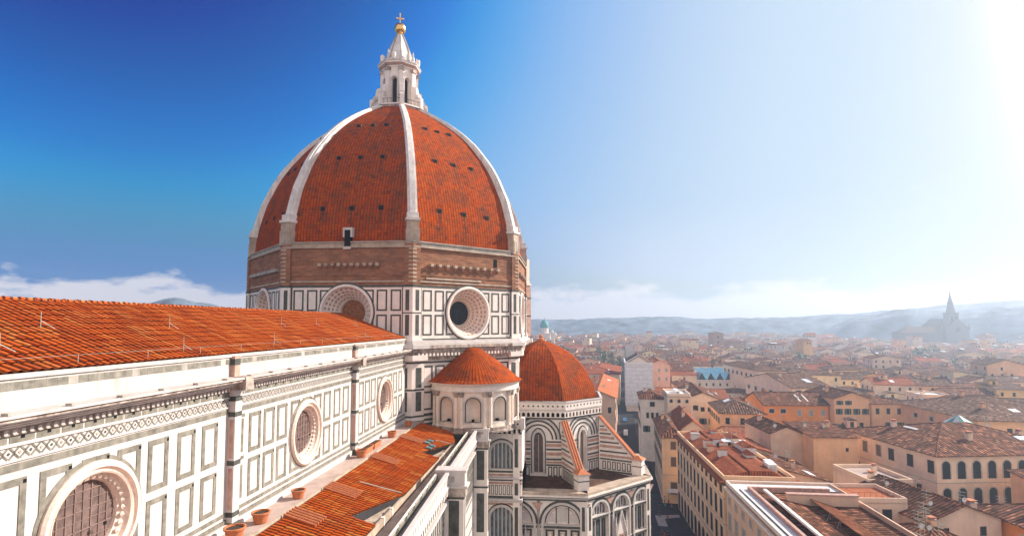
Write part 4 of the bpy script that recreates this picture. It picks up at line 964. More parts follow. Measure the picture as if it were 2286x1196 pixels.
# ------------------------------------------------------------------ houses
WIN = {}
def window_mesh(w, h, style):
    k = (w, h, style)
    if k in WIN: return WIN[k]
    def fin(mb, nm): o = mb.build(nm); me = o.data; bpy.data.objects.remove(o); return me
    mb = LB(); t = .16
    arch = style == 'arch'; parts = {}
    if arch:
        mb2 = LB(); mb2.map = lambda u, w_, z: Vector((u, -w_, z)); zp = h/2-w/2
        mb2.archband(0, w/2, -h/2, zp, .22, 'stone_trim', -.05, .07, 8); frame = fin(mb2, 'window')
        mb2 = LB(); mb2.map = lambda u, w_, z: Vector((u, -w_, z))
        mb2.poly([(-w/2, .02, -h/2)]+[(-w/2*cos(pi*i/8), .02, zp+w/2*sin(pi*i/8)) for i in range(9)]+[(w/2, .02, -h/2)], 'glass_dark'); pane = fin(mb2, 'pane')
    else:
        trim = 'stone_trim' if style != 'plain' else 'shutter_brown'; q = .07 if style == 'plain' else t
        for a, b, c, d in ((-w/2-q, w/2+q, h/2, h/2+q), (-w/2-q-.05, w/2+q+.05, -h/2-q, -h/2), (-w/2-q, -w/2, -h/2, h/2), (w/2, w/2+q, -h/2, h/2)): mb.box(a, b, -.09, .05, c, d, trim)
        frame = fin(mb, 'window'); mb = LB(); mb.box(-w/2, w/2, -.03, .04, -h/2, h/2, {'shut': 'shutter_grey', 'brown': 'shutter_brown'}.get(style, 'glass_dark')); pane = fin(mb, 'pane')
        if style == 'green':
            mb = LB(); mb.box(-w/2-.62, -w/2-.06, -.14, -.10, -h/2, h/2, 'shutter_green'); parts['shutter'] = fin(mb, 'shutter')
            mb = LB(); mb.box(w/2+.06, w/2+.62, -.14, -.10, -h/2, h/2, 'shutter_green'); parts['shutter '] = fin(mb, 'shutter')
    WIN[k] = (frame, pane, parts); return WIN[k]
def put_windows(root, lx, ly, wins):
    for (side, n, z, w, h, style, *rng) in wins:
        L = lx if side in 'NS' else ly; a, b = rng[0] if rng else (.5/n, 1-.5/n)
        for i in range(n):
            f = a+(b-a)*(i/(n-1) if n > 1 else .5); u = (f-.5)*L
            loc, rz = {'S': ((u, -ly/2-.01, z), 0), 'N': ((-u, ly/2+.01, z), pi), 'W': ((-lx/2-.01, -u, z), -pi/2), 'E': ((lx/2+.01, u, z), pi/2)}[side]
            fr, pane, parts = window_mesh(w, h, style)
            o = bpy.data.objects.new('window', fr); COL.objects.link(o); o.parent = root; o.location = loc; o.rotation_euler = (0, 0, rz)
            p = bpy.data.objects.new('pane', pane); COL.objects.link(p); p.parent = o
            for nm, me in parts.items(): q = bpy.data.objects.new(nm.strip(), me); COL.objects.link(q); q.parent = o
def roof_mb(lx, ly, h, roof, ridge_, rise, over, rmat, wall):
    """roof skin and the matching gable walls, house-local"""
    mr, mw = LB(), LB(); th = .2
    X, Y = lx/2, ly/2; ox, oy = X+over, Y+over
    if roof == 'gable' and ridge_ == 'y':
        k = rise/X; ze = h-over*k
        for s in (-1, 1):
            A = [(s*ox, -oy, ze), (s*ox, oy, ze), (0, oy, h+rise), (0, -oy, h+rise)]
            if s < 0: A.reverse()
            mr.hull([(p[0], p[1], p[2]+.02) for p in A], [(p[0], p[1], p[2]+th) for p in A], rmat)
            mw.poly([(-X, s*Y, h), (X, s*Y, h), (0, s*Y, h+rise)], wall)
        for s in (-1, 0, 1): pass
        mr.box(-.16, .16, -oy, oy, h+rise+.1, h+rise+th+.14, rmat)
    elif roof == 'gable':
        k = rise/Y; ze = h-over*k
        for s in (-1, 1):
            A = [(-ox, s*oy, ze), (ox, s*oy, ze), (ox, 0, h+rise), (-ox, 0, h+rise)]
            mr.hull([(p[0], p[1], p[2]+.02) for p in A], [(p[0], p[1], p[2]+th) for p in A], rmat)
            mw.poly([(s*X, -Y, h), (s*X, Y, h), (s*X, 0, h+rise)], wall)
        mr.box(-ox, ox, -.16, .16, h+rise+.1, h+rise+th+.14, rmat)
    elif roof == 'hip':
        m = min(ox, oy); a, b = (ox-m, 0) if ox >= oy else (0, oy-m); zr = h+rise
        c = [(-ox, -oy), (ox, -oy), (ox, oy), (-ox, oy)]
        mr.hull([(*p, h-.05) for p in c], [(*p, h+.12) for p in c], rmat)
        z0 = h+.12
        if ox >= oy: F = [((-ox, -oy), (ox, -oy), (a, 0), (-a, 0)), ((ox, oy), (-ox, oy), (-a, 0), (a, 0)), ((ox, -oy), (ox, oy), (a, 0)), ((-ox, oy), (-ox, -oy), (-a, 0))]
        else: F = [((ox, -oy), (ox, oy), (0, b), (0, -b)), ((-ox, oy), (-ox, -oy), (0, -b), (0, b)), ((-ox, -oy), (ox, -oy), (0, -b)), ((ox, oy), (-ox, oy), (0, b))]
        for f in F: mr.poly([(*p, z0 if i < 2 else zr) for i, p in enumerate(f)], rmat)
        P = ((-a, 0), (a, 0)) if ox >= oy else ((0, -b), (0, b))
        for i, p in enumerate(c):
            e = min(P, key=lambda q: math.hypot(q[0]-p[0], q[1]-p[1])); mr.tube((*p, z0), (*e, zr), .14, .14, rmat, 5)
    elif roof == 'shed':
        z0, z1 = (h, h+rise)
        if ridge_ == 'N': A = [(-ox, -oy, z0), (ox, -oy, z0), (ox, oy, z1), (-ox, oy, z1)]; G = [((s*X, -Y, h), (s*X, Y, h), (s*X, Y, z1-.1)) for s in (-1, 1)]+[((-X, Y, h), (X, Y, h), (X, Y, z1-.1), (-X, Y, z1-.1))]
        elif ridge_ == 'S': A = [(-ox, -oy, z1), (ox, -oy, z1), (ox, oy, z0), (-ox, oy, z0)]; G = [((s*X, Y, h), (s*X, -Y, h), (s*X, -Y, z1-.1)) for s in (-1, 1)]+[((-X, -Y, h), (X, -Y, h), (X, -Y, z1-.1), (-X, -Y, z1-.1))]
        else: A = [(-ox, -oy, z0), (ox, -oy, z1), (ox, oy, z1), (-ox, oy, z0)]; G = [((-X, s*Y, h), (X, s*Y, h), (X, s*Y, z1-.1)) for s in (-1, 1)]+[((X, -Y, h), (X, Y, h), (X, Y, z1-.1), (X, -Y, z1-.1))]
        mr.hull([(p[0], p[1], p[2]+.02) for p in A], [(p[0], p[1], p[2]+th) for p in A], rmat)
        for g in G: mw.poly(g, wall)
    else:
        mr.box(-X+.25, X-.25, -Y+.25, Y-.25, h-.1, h+.1, rmat); 
        for a, b, c, d in ((-X, X, Y-.25, Y), (-X, X, -Y, -Y+.25), (-X, -X+.25, -Y+.25, Y-.25), (X-.25, X, -Y+.25, Y-.25)): mw.box(a, b, c, d, h-.2, h+.8, wall)
    return mr, mw
def roof_z(x, y, lx, ly, h, roof, ridge_, rise):
    if roof == 'gable': return h+rise*(1-abs(x)/(lx/2)) if ridge_ == 'y' else h+rise*(1-abs(y)/(ly/2))
    if roof == 'hip': return h+rise*max(0, min(1, min(lx/2-abs(x), ly/2-abs(y))/(min(lx, ly)/2)))
    if roof == 'shed': return h+rise*({'N': .5+y/ly, 'S': .5-y/ly}.get(ridge_, .5+x/lx))
    return h+.1
LAND, FOOT, HOUSES = [], [], []
def house(cx, cy, lx, ly, h, label=None, roof='gable', ridge='x', rise=2.4, rot=0., wall='cream', rmat='roof_brown', wins=(), over=.55, chim=(), lights=(), cat='house', name='house', group=None, antenna=(), bands=(), small=None):
    ra = random.Random(int(cx*13+cy*7))
    if math.hypot(cx, cy) < 260 and label and roof != 'flat': antenna = list(antenna)+[(ra.uniform(-.35, .35)*lx, ra.uniform(-.35, .35)*ly, ra.uniform(2, 3.6)) for _ in range(2)]
    root = thing(name, label, cat, (cx, cy, 0), radians(rot), group); wm = 'plaster '+wall
    mr, mw = roof_mb(lx, ly, h, roof, ridge, rise, over, rmat, wm)
    w = LB(); X, Y = lx/2, ly/2
    for a, b, c, d in ((-X, -Y, X, -Y), (X, -Y, X, Y), (X, Y, -X, Y), (-X, Y, -X, -Y)): w.poly([(a, b, 0), (c, d, 0), (c, d, h), (a, b, h)], wm)
    for z, dz, out, m in bands: w.box(-X-out, X+out, -Y-out, Y+out, z, z+dz, m)
    if small:                                   # far houses: small openings stay inside the wall's mesh
        for side, L, P in (('W', ly, lambda u, z: (-X-.03, -u, z)), ('N', lx, lambda u, z: (-u, Y+.03, z))):
            n = max(1, int(L/3.6))
            for i in range(n):
                for z in [h-1.9-3.4*q for q in range(small)]:
                    if rnd.random() < .25: continue
                    u = (i+.5)/n*L-L/2; w.poly([P(u-.5, z-.8), P(u+.5, z-.8), P(u+.5, z+.8), P(u-.5, z+.8)], rnd.choice(['glass_dark', 'glass_dark', 'shutter_green', 'shutter_brown']))
    off = len(w.v); w.v += mw.v
    for f, m, uv in zip(mw.f, mw.m, mw.uv):
        mt = mw.slots[m]
        if mt not in w.slots: w.slots.append(mt)
        w.f.append([i+off for i in f]); w.m.append(w.slots.index(mt)); w.uv.append(uv)
    w.build('wall', root); r = mr.build('roof', root)
    put_windows(root, lx, ly, wins)
    for (x, y, s, hh) in chim:
        z = roof_z(x, y, lx, ly, h, roof, ridge, rise); m = LB()
        m.box(x-.4*s, x+.4*s, y-.4*s, y+.4*s, z-.5, z+hh, wm); m.box(x-.5*s, x+.5*s, y-.5*s, y+.5*s, z+hh, z+hh+.12, 'stone_grey')
        m.box(x-.3*s, x+.3*s, y-.3*s, y+.3*s, z+hh+.12, z+hh+.4, 'terracotta'); m.box(x-.46*s, x+.46*s, y-.46*s, y+.46*s, z+hh+.4, z+hh+.5, 'terracotta'); m.build('chimney', r)
    for (x, y, a, b, mt) in lights:
        m = LB(); q = [(x+i*a, y+j*b) for i, j in ((-.5, -.5), (.5, -.5), (.5, .5), (-.5, .5))]
        Z = [roof_z(p, s, lx, ly, h, roof, ridge, rise)+.2 for p, s in q]
        m.hull([(p, s, z) for (p, s), z in zip(q, Z)], [(p, s, z+.14) for (p, s), z in zip(q, Z)], mt); m.build('skylight', r)
    for (x, y, hh) in antenna:
        z = roof_z(x, y, lx, ly, h, roof, ridge, rise); m = LB(); m.tube((x, y, z-.2), (x, y, z+hh), .035, .03, 'steel_pale', 5)
        for q in range(3):
            zz = z+hh-.25-q*.55; m.tube((x-.75+q*.1, y-.3, zz), (x+.75-q*.1, y+.3, zz), .022, .022, 'steel_pale', 4)
            for e in range(-3, 4): m.tube((x+e*.22-.1, y+e*.09+.22, zz), (x+e*.22+.1, y+e*.09-.22, zz), .015, .015, 'steel_pale', 4)
        m.build('antenna', r)
        if ra.random() < .6:
            m = LB(); c = Vector((x-1.2, y+.6, roof_z(x-1.2, y+.6, lx, ly, h, roof, ridge, rise)+1.0)); m.tube(c-Vector((0, 0, 1.1)), c, .04, .04, 'steel_pale', 5)
            for q in range(10):
                a_, b_ = 2*pi*q/10, 2*pi*(q+1)/10; m.poly([(c.x-.18, c.y+.45*cos(a_), c.z+.45*sin(a_)), (c.x-.18, c.y+.45*cos(b_), c.z+.45*sin(b_)), (c.x-.02, c.y, c.z)], 'membrane')
            m.build('satellite_dish', r)
    FOOT.append((cx, cy, lx/2, ly/2, radians(rot))); return root
def part(root, name, mb): return mb.build(name, root)
GB = 'town houses'
# the long palazzo on the piazza
r = house(126, -34.8, 42, 12.6, 18.6, 'long peach coloured palazzo with four rows of tall windows facing the piazza', 'flat', wall='peach', rmat='roof_brown', cat='palazzo', name='palazzo',
    wins=[('N', 12, 16.7, 1.2, 1.2, 'plain'), ('N', 12, 13.0, 1.6, 3.5, 'stone'), ('N', 12, 8.2, 1.6, 3.4, 'stone'), ('N', 12, 2.4, 2.2, 4.4, 'arch')],
    bands=[(17.85, .5, .75, 'shutter_brown'), (18.35, .2, .95, 'roof_red'), (15.2, .14, .08, 'stone_trim'), (10.6, .18, .12, 'stone_trim'), (5.6, .25, .18, 'stone_trim')])  # dark brown cornice band has the eave shade put into its colour
rr = [c for c in r.children if c.name.startswith('roof')][0]
mb = LB()
for (x0, x1, y0, y1, z0, z1, m) in ((-20, 20, 1.5, 5.2, 18.7, 19.9, 'roof_red'), (-20, 19, -5.4, 1.4, 18.7, 20.1, 'roof_red')):
    mb.hull([(x0, y0, z0), (x1, y0, z0), (x1, y1, z0), (x0, y1, z0)], [(x0+.2, y0+(.2 if y0 > 0 else 2.6), z1), (x1-.2, y0+(.2 if y0 > 0 else 2.6), z1), (x1-.2, y1-(2.6 if y0 > 0 else .2), z1), (x0+.2, y1-(2.6 if y0 > 0 else .2), z1)], m)
mb.build('tile_slopes', rr)
for (x, y, w_, d_, hh, m, nm) in ((-16.5, -3.6, 2.2, 1.6, 1.9, 'white_metal', 'air_conditioner'), (-13.6, -4.2, 1.9, 1.4, 1.7, 'white_metal', 'air_conditioner'), (-3, -3.5, 4.4, 2.6, 2.2, 'membrane', 'dormer'), (5.5, -3, 3.4, 2.6, 2.3, 'plaster off white', 'dormer'), (-8.5, -2.2, 2.4, 1.8, 1.7, 'plaster grey', 'dormer')):
    m_ = LB(); m_.box(x-w_/2, x+w_/2, y-d_/2, y+d_/2, 18.6, 18.9+hh, m)
    if nm == 'dormer': m_.hull([(x-w_/2-.2, y-d_/2-.2, 18.9+hh), (x+w_/2+.2, y-d_/2-.2, 18.9+hh), (x+w_/2+.2, y+d_/2+.2, 18.9+hh), (x-w_/2-.2, y+d_/2+.2, 18.9+hh)], [(x-w_/2-.2, y-.05, 19.6+hh), (x+w_/2+.2, y-.05, 19.6+hh), (x+w_/2+.2, y+.05, 19.6+hh), (x-w_/2-.2, y+.05, 19.6+hh)], 'roof_red')
    else:
        for e in range(5): m_.box(x-w_/2-.02, x-w_/2, y-d_/2+.2+e*.25, y-d_/2+.3+e*.25, 19.2, 18.6+hh, 'shutter_grey')
    m_.build(nm, rr)
m_ = LB(); m_.hull([(1.5, -1.8, 20.9), (4.6, -1.8, 20.9), (4.6, 1.5, 20.6), (1.5, 1.5, 20.6)], [(1.5, -1.8, 21.0), (4.6, -1.8, 21.0), (4.6, 1.5, 20.7), (1.5, 1.5, 20.7)], 'skylight_glass'); m_.box(1.6, 4.5, -1.7, 1.4, 19, 20.6, 'glass_dark'); m_.build('glass_canopy', rr)
for x, y, hh in ((-1, -1, 4), (8, -2.5, 3.2)):
    m_ = LB(); m_.tube((x, y, 19), (x, y, 20.5+hh), .04, .04, 'steel_pale', 5)
    for q in range(3): m_.tube((x-.8, y-.2, 20.2+hh-q*.5), (x+.8, y+.2, 20.2+hh-q*.5), .03, .03, 'steel_pale', 4)
    m_.build('antenna', rr)
for i in range(9):
    x, y = rnd.uniform(-18, 18), rnd.uniform(-4.6, 4.2); a, b, c = rnd.uniform(.5, 1.4), rnd.uniform(.4, 1.1), rnd.uniform(.8, 1.8); m_ = LB()
    m_.box(x-a, x+a, y-b, y+b, 18.6, 19.6+c, rnd.choice(['plaster off white', 'plaster tan', 'membrane', 'plaster grey'])); m_.box(x-a-.12, x+a+.12, y-b-.12, y+b+.12, 19.6+c, 19.75+c, rnd.choice(['roof_red', 'flashing', 'stone_grey']))
    m_.build('roof_box', rr)
# the nearer palazzo with the white roof terrace
r = house(79, -37.4, 48.5, 17.8, 18.2, 'nearest palazzo with white membrane terrace around its tiled roof', 'none' if False else 'flat', wall='tan', rmat='roof_brown', cat='palazzo', name='palazzo',
    wins=[('N', 13, 16.0, 1.2, 1.2, 'shut'), ('N', 13, 12.4, 1.5, 3.0, 'shut'), ('N', 13, 7.6, 1.5, 3.0, 'shut')], bands=[(17.5, .35, .35, 'flashing'), (10.2, .16, .1, 'stone_trim'), (5.4, .2, .12, 'stone_trim')])
rr = [c for c in r.children if c.name.startswith('roof')][0]
X, Y = 24.25, 8.9
mb = LB(); mb.box(-X, X, Y-2.5, Y, 18.5, 18.62, 'membrane'); mb.box(X-3.6, X, -Y, Y-2.5, 18.5, 18.62, 'membrane'); mb.box(-X, X+.05, Y-.1, Y+.12, 18.5, 19.05, 'flashing'); mb.box(X-.1, X+.12, -Y, Y, 18.5, 19.05, 'flashing'); mb.build('terrace_membrane', rr)
mb = LB(); mb.box(-X, X-3.6, Y-3.0, Y-2.5, 18.3, 19.15, 'marble_pink'); mb.box(X-4.1, X-3.6, -Y+2, Y-3, 18.3, 19.15, 'marble_pink'); mb.box(-X, X-4, Y-1.15, Y-1.0, 18.62, 18.75, 'iron'); mb.build('parapet', rr)
mb = LB(); mb.hull([(-X, Y-4.9, 19.2), (X-6, Y-4.9, 19.2), (X-6, Y-4.2, 19.2), (-X, Y-4.2, 19.2)], [(-X, Y-4.8, 19.45), (X-6, Y-4.8, 19.45), (X-6, Y-4.3, 19.45), (-X, Y-4.3, 19.45)], 'flashing'); mb.build('ridge_flashing', rr)
mb = LB()
rowtiles(mb, (-X, -Y+.3, 16.9), (1, 0, 0), 40, Vector((0, .95, .30)).normalized(), 8.0, Vector((0, -.30, .95)).normalized(), .46, .5, 'near_tiles', amp=.10)
mb.hull([(-X, -Y+.2, 16.6), (X-8, -Y+.2, 16.6), (X-8, Y-4.9, 19.2), (-X, Y-4.9, 19.2)], [(-X, -Y+.2, 16.7), (X-8, -Y+.2, 16.7), (X-8, Y-4.9, 19.3), (-X, Y-4.9, 19.3)], 'roof_brown'); mb.box(-X, X-6.5, Y-4.2, Y-3.1, 18.2, 18.35, 'dark_void'); mb.build('tile_slope', rr)
mb = LB(); mb.box(X-10.5, X-9.9, -Y+.6, Y-6.5, 18.3, 19.9, 'plaster tan'); mb.box(X-10.7, X-9.7, -Y+.5, Y-6.4, 19.9, 20.1, 'marble_pink'); mb.build('courtyard_wall', rr)
for i, x in enumerate((2, 5, -6)):
    m_ = LB(); m_.tube((x, 1, 17.5), (x+2.6, -1.2, 19.3), .03, .03, 'steel_pale', 4); m_.tube((x+2.6, -1.2, 17), (x+2.6, -1.2, 19.6), .03, .03, 'steel_pale', 4); m_.build('guard_rail', rr)
# houses along the right side of the street
house(164, -29.3, 28, 5.8, 17, 'narrow peach corner house with brown roof jutting out beyond the long palazzo', 'hip', rise=2.2, rot=-5, wall='peach', rmat='roof_brown', group=GB,
    wins=[('W', 1, 15.0, 1.3, 2.0, 'brown'), ('W', 1, 10.8, 1.3, 2.4, 'brown'), ('W', 1, 4.0, 1.6, 3.0, 'brown'), ('N', 6, 13.8, 1.0, 2.2, 'green'), ('N', 6, 9.6, 1.0, 2.2, 'green'), ('N', 6, 3, 1.4, 3.2, 'arch')], chim=[(6, 1, 1, 1.2)], bands=[(7.3, .15, .1, 'stone_trim')])
house(203, -30.3, 17, 8, 21.2, 'pale house with square attic window and hipped roof at the street corner', 'hip', rise=2, rot=-5, wall='off white', rmat='roof_brown', group=GB,
    wins=[('W', 1, 19.4, 1.5, 1.5, 'plain'), ('W', 3, 15.6, .8, 1.8, 'stone', (.3, .7)), ('W', 2, 11, 1.1, 2.0, 'green'), ('N', 4, 17, 1.1, 1.9, 'green'), ('N', 4, 12, 1.1, 1.9, 'green')], chim=[(3, 2, 1, 1)])
house(171, -35.6, 29, 6.2, 18.2, 'long low house under a bright terracotta gable behind the corner house', 'gable', 'x', 2.2, -4, 'cream', 'roof_red', group=GB, wins=[('W', 2, 15.5, .9, 1.5, 'plain')], chim=[(-4, 1, 1.1, 1.4), (8, -1, 1, 1)])
r = house(191, -37, 14, 7.4, 23.6, 'square roof turret with three small round-headed openings', 'flat', rot=-4, wall='cream', rmat='membrane', cat='turret', name='roof_turret', wins=[('W', 3, 22.0, .85, 1.1, 'arch')], bands=[(23.2, .3, .3, 'stone_trim')])
for x in (-3, 0, 3): m_ = LB(); m_.box(x-.8, x+.8, -.7, .7, 23.7, 24.9, 'white_metal'); m_.box(x-.82, x-.8, -.5, .5, 23.9, 24.7, 'shutter_grey'); m_.build('air_conditioner', r)
house(219, -50, 34, 16, 19.4, 'cream loggia house with open dark gallery under dark valley roofs', 'gable', 'x', 3.2, -6, 'cream', 'roof_brown', group=GB, wins=[('W', 2, 17.2, 1.6, 1.7, 'plain', (.12, .35)), ('W', 4, 16.8, 1.2, 1.4, 'plain', (.5, .95)), ('W', 3, 12.6, 1.2, 2.0, 'green', (.5, .9)), ('N', 7, 16, 1.1, 1.8, 'green')], chim=[(4, 3, 1.2, 1.5), (-8, -3, 1, 1.2)], lights=[(-8, -4, 3, 2, 'skylight_glass')])
house(187, -55, 22, 13, 19.5, 'tan house with hipped slate-grey roof and a white skylight, left of orange row', 'hip', rise=2.8, rot=-6, wall='apricot', rmat='roof_grey', group=GB, wins=[('W', 3, 17.2, 1.1, 1.8, 'plain'), ('N', 5, 17, 1.1, 1.8, 'green'), ('W', 2, 12, 1.1, 2, 'plain')], lights=[(3, 2.2, 3.6, 1.8, 'white_metal')], chim=[(-4, -3, 1, 1)])
# orange houses
house(204, -77, 16, 21.5, 19.6, 'long orange house with three blue-grey windows and low brown roof', 'gable', 'y', 3.2, 4, 'orange', 'roof_brown', group=GB, wins=[('W', 3, 17.0, 1.15, 2.0, 'shut', (.55, .92)), ('W', 2, 17.6, 1.7, 1.3, 'stone', (.12, .3)), ('W', 2, 11.5, 1.2, 1.6, 'shut', (.6, .9)), ('N', 2, 16, 1, 1.6, 'plain')], lights=[(-4, -5, 4.5, .5, 'flashing'), (-4, -2.5, 4.5, .5, 'flashing')], chim=[(2, 6, 1.2, 1.3)])
house(204, -94.2, 19, 11.5, 22.2, 'tall apricot house with dark green shutters beside the orange house', 'gable', 'x', 2.0, 4, 'apricot', 'roof_brown', group=GB, wins=[('W', 2, 20.8, .9, 1.3, 'green', (.15, .4)), ('W', 4, 17.9, .95, 1.8, 'green'), ('W', 2, 13.3, 1.1, 1.8, 'plain')], chim=[(0, 3, 1, 1.4)])
house(203, -105.6, 17, 10.5, 20.6, 'plain apricot house with a roof terrace at the right of the shuttered house', 'hip', rise=1.8, rot=4, wall='apricot', rmat='roof_brown', group=GB, wins=[('W', 3, 18.2, 1.0, 1.8, 'plain'), ('W', 2, 13.5, 1.2, 2, 'green', (.5, .85))])
# beige blocks in the middle
house(152.5, -54, 17, 7.6, 19.8, 'windowless brown gable wall with rounded top in the middle of the roofs', 'gable', 'x', 1.6, 3, 'tan', 'roof_brown', group=GB, over=.4, chim=[(4, 1.5, 1.2, 1.2)])
house(146.5, -63.4, 15, 10.4, 20.0, 'large blank peach house wall with one tiny window in the middle of the roofs', 'shed', 'E', 1.0, 3, 'apricot', 'roof_brown', group=GB, wins=[('W', 1, 17.2, .5, .7, 'plain', (.75, .75)), ('W', 1, 11, .5, .7, 'plain', (.6, .6))], chim=[(2, -3, 1.2, 1.3)])
# palazzo with two rows of arched windows
A = radians(9.5); cx0, cy0 = 122.8, -76.0; c_ = Vector((cx0, cy0, 0))+Vector((cos(A), sin(A), 0))*14-Vector((-sin(A), cos(A), 0))*17
house(c_.x, c_.y, 28, 34, 19.8, 'big cream palazzo with two rows of dark arched windows under a broad brown roof', 'hip', rise=4.2, rot=9.5, wall='cream', rmat='roof_brown', over=.8, cat='palazzo', name='palazzo',
    wins=[('W', 10, 16.9, 1.75, 3.6, 'arch', (.06, .95)), ('W', 10, 11.6, 1.75, 3.3, 'arch', (.06, .95)), ('N', 3, 17.3, 1.5, 2.5, 'plain', (.56, .95)), ('N', 3, 17.3, 1.5, 2.5, 'brown', (.10, .42)), ('N', 3, 12, 1.1, 1.8, 'plain')],
    bands=[(14.2, .15, .08, 'stone_trim')], chim=[(-8, 4, 1.3, 1.5), (-4, -12, 1.2, 1.3), (6, 10, 1.2, 1.4)], lights=[(-8, -8.5, 1.6, 2.6, 'skylight_glass'), (-8, -14, 1.6, 2.6, 'skylight_glass'), (2, 9, 4, .6, 'flashing')])
house(182, -128, 36, 33, 20.6, 'huge broad grey-brown hipped roof over a peach wall with deep windows', 'hip', rise=4.6, rot=2, wall='apricot', rmat='roof_grey', over=1., group=GB, wins=[('N', 5, 18.0, 1.6, 1.2, 'stone'), ('W', 6, 17.6, 1.2, 1.8, 'plain'), ('N', 5, 13.5, 1.3, 2.0, 'plain')], chim=[(-10, 9, 1.3, 1.4), (6, 3, 1.2, 1.6)], lights=[(-12, 2, 2, 2, 'white_metal')])
# nearest roofs bottom right
r = house(109.5, -55, 9, 9.6, 15.4, 'small tan house with a tiled roof terrace and a dark doorway', 'flat', wall='beige', rmat='roof_new', rot=4, group=GB, wins=[('W', 1, 12.8, 1.5, 2.8, 'plain', (.62, .62)), ('W', 1, 13, 1.5, 2.6, 'shut', (.35, .35)), ('N', 1, 13, .8, 1, 'plain')])
m_ = LB()
for y in (-4.6, 4.6): m_.tube((-4.3, y, 17.1), (4.3, y, 17.1), .03, .03, 'iron', 4)
m_.tube((-4.3, -4.6, 17.1), (-4.3, 4.6, 17.1), .03, .03, 'iron', 4)
for q in range(10): m_.tube((-4.3, -4.6+q*1.02, 16.1), (-4.3, -4.6+q*1.02, 17.1), .02, .02, 'iron', 4)
m_.build('railing', r)
house(110.5, -65, 18, 14, 13.8, 'tiled house roof with fine ribs and a small white box, lower right', 'gable', 'x', 2.6, 12, 'beige', 'roof_brown', group=GB, wins=[('W', 2, 12, 1, 1.4, 'plain')], chim=[(-6, -4.4, 1.6, 1.0)], antenna=[(-5, 3, 2.6), (-7.5, -1, 2.4)], lights=[(-2.5, -3.4, 1.7, 1.5, 'white_metal')])
house(97, -58.5, 11, 9.5, 12.4, 'low hipped tile roof with orange chimney at the bottom edge', 'hip', rise=2.2, rot=8, wall='apricot', rmat='roof_brown', group=GB, wins=[('W', 2, 10.5, .9, 1.4, 'plain')], antenna=[(-3, 1, 2.5)], chim=[(2, -2, 1.2, 1.0)])
house(101.5, -84, 21, 18, 13.6, 'orange house with ribbed tile roof cut by the right edge', 'hip', rise=3.2, rot=8, wall='orange', rmat='roof_brown', group=GB, over=.7, wins=[('W', 2, 11, 1.2, 2.2, 'brown', (.2, .5)), ('N', 3, 11, 1.2, 2.2, 'brown')], chim=[(3, 3, 1.2, 1.2)])
house(117.8, -95, 7, 13, 16.4, 'narrow house with brown overhanging roof against the arched palazzo', 'shed', 'E', 1.4, 9.5, 'apricot', 'roof_brown', group=GB, wins=[('W', 3, 13.5, 1.0, 1.7, 'green')])
house(88, -51, 12, 8.5, 13.5, 'brown-roofed low building below the small tan terrace house', 'gable', 'y', 1.8, 4, 'tan', 'roof_brown', group=GB, antenna=[(1.5, -2.5, 5.5)], wins=[('W', 2, 11.5, 1, 1.4, 'plain')], chim=[(-2, 2, 1.2, 1.0)])
house(131, -49.5, 18, 9, 14.2, 'dark sunken roof between the nearest terrace and the blank walls', 'shed', 'N', 2.4, 2, 'tan', 'roof_brown', group=GB, chim=[(-5, 1, 1.1, 1.4)], antenna=[(3, -1, 3)], lights=[(-6, -2, 3.5, 1.4, 'white_metal')])
house(124.5, -64, 12, 9, 15.2, 'cluttered little roof terrace below the arched palazzo', 'flat', wall='cream', rmat='pink_paving', rot=6, group=GB, wins=[('W', 2, 13, .9, 1.5, 'plain')], chim=[(-3, 2, 1.2, 1.1), (2, -2, 1, 1.3)])
house(144, -44.5, 14, 7, 16.6, 'brick-red roof slope wedged between long palazzo and brown gable wall', 'shed', 'N', 2.0, 0, 'tan', 'roof_red', group=GB, chim=[(3, 1.5, 1, 1.2)])
# across the street on the left, towards the apse
house(243, -15.2, 68, 13, 19.6, 'long house with bright new terracotta roof left of the street', 'gable', 'x', 2.6, -5.8, 'tan', 'roof_new', group=GB, over=.9, wins=[('S', 14, 16, 1.1, 2, 'green'), ('S', 14, 11, 1.1, 2, 'green'), ('W', 3, 15, 1.1, 2, 'plain')], chim=[(-20, 3, 1.2, 1.4), (10, 2, 1.2, 1.4)], lights=[(14, -3, 4, 1.6, 'skylight_glass')])
house(358, -22, 60, 25, 17.6, 'broad red-brown roof with curved front left of the street mouth', 'hip', rise=3.2, rot=-6, wall='cream', rmat='roof_red', group=GB, over=.8, small=2, chim=[(-20, 5, 1.2, 1.4)], lights=[(-24, -6, 8, 1.2, 'flashing')])
# scaffolded building, pink house, cream houses, market hall
r = house(321, -40.8, 36, 13.6, 25.5, 'tall building wrapped in white scaffold netting at the street bend', 'gable', 'x', 4.0, -5, 'off white', 'roof_grey', name='scaffolded_building', cat='building')
mb = LB(); X, Y = 18.5, 7.3
mb.box(-X, X, Y-.25, Y, 3, 25.4, 'scaffold_net'); mb.box(-X, -X+.25, -Y, Y-.25, 3, 25.4, 'scaffold_net')
for q in range(10): mb.box(-X-.05, X, Y-.3, Y+.06, 4+q*2.2, 4.08+q*2.2, 'shutter_grey'); mb.box(-X-.06, -X, -Y, Y, 4+q*2.2, 4.08+q*2.2, 'shutter_grey')
mb.build('scaffold_netting', r); mb = LB(); mb.box(-X-.4, X, Y-.4, Y+.2, 25.4, 26.3, 'white_metal'); mb.box(-X-.4, -X+.6, -Y, Y, 25.4, 26.3, 'white_metal')
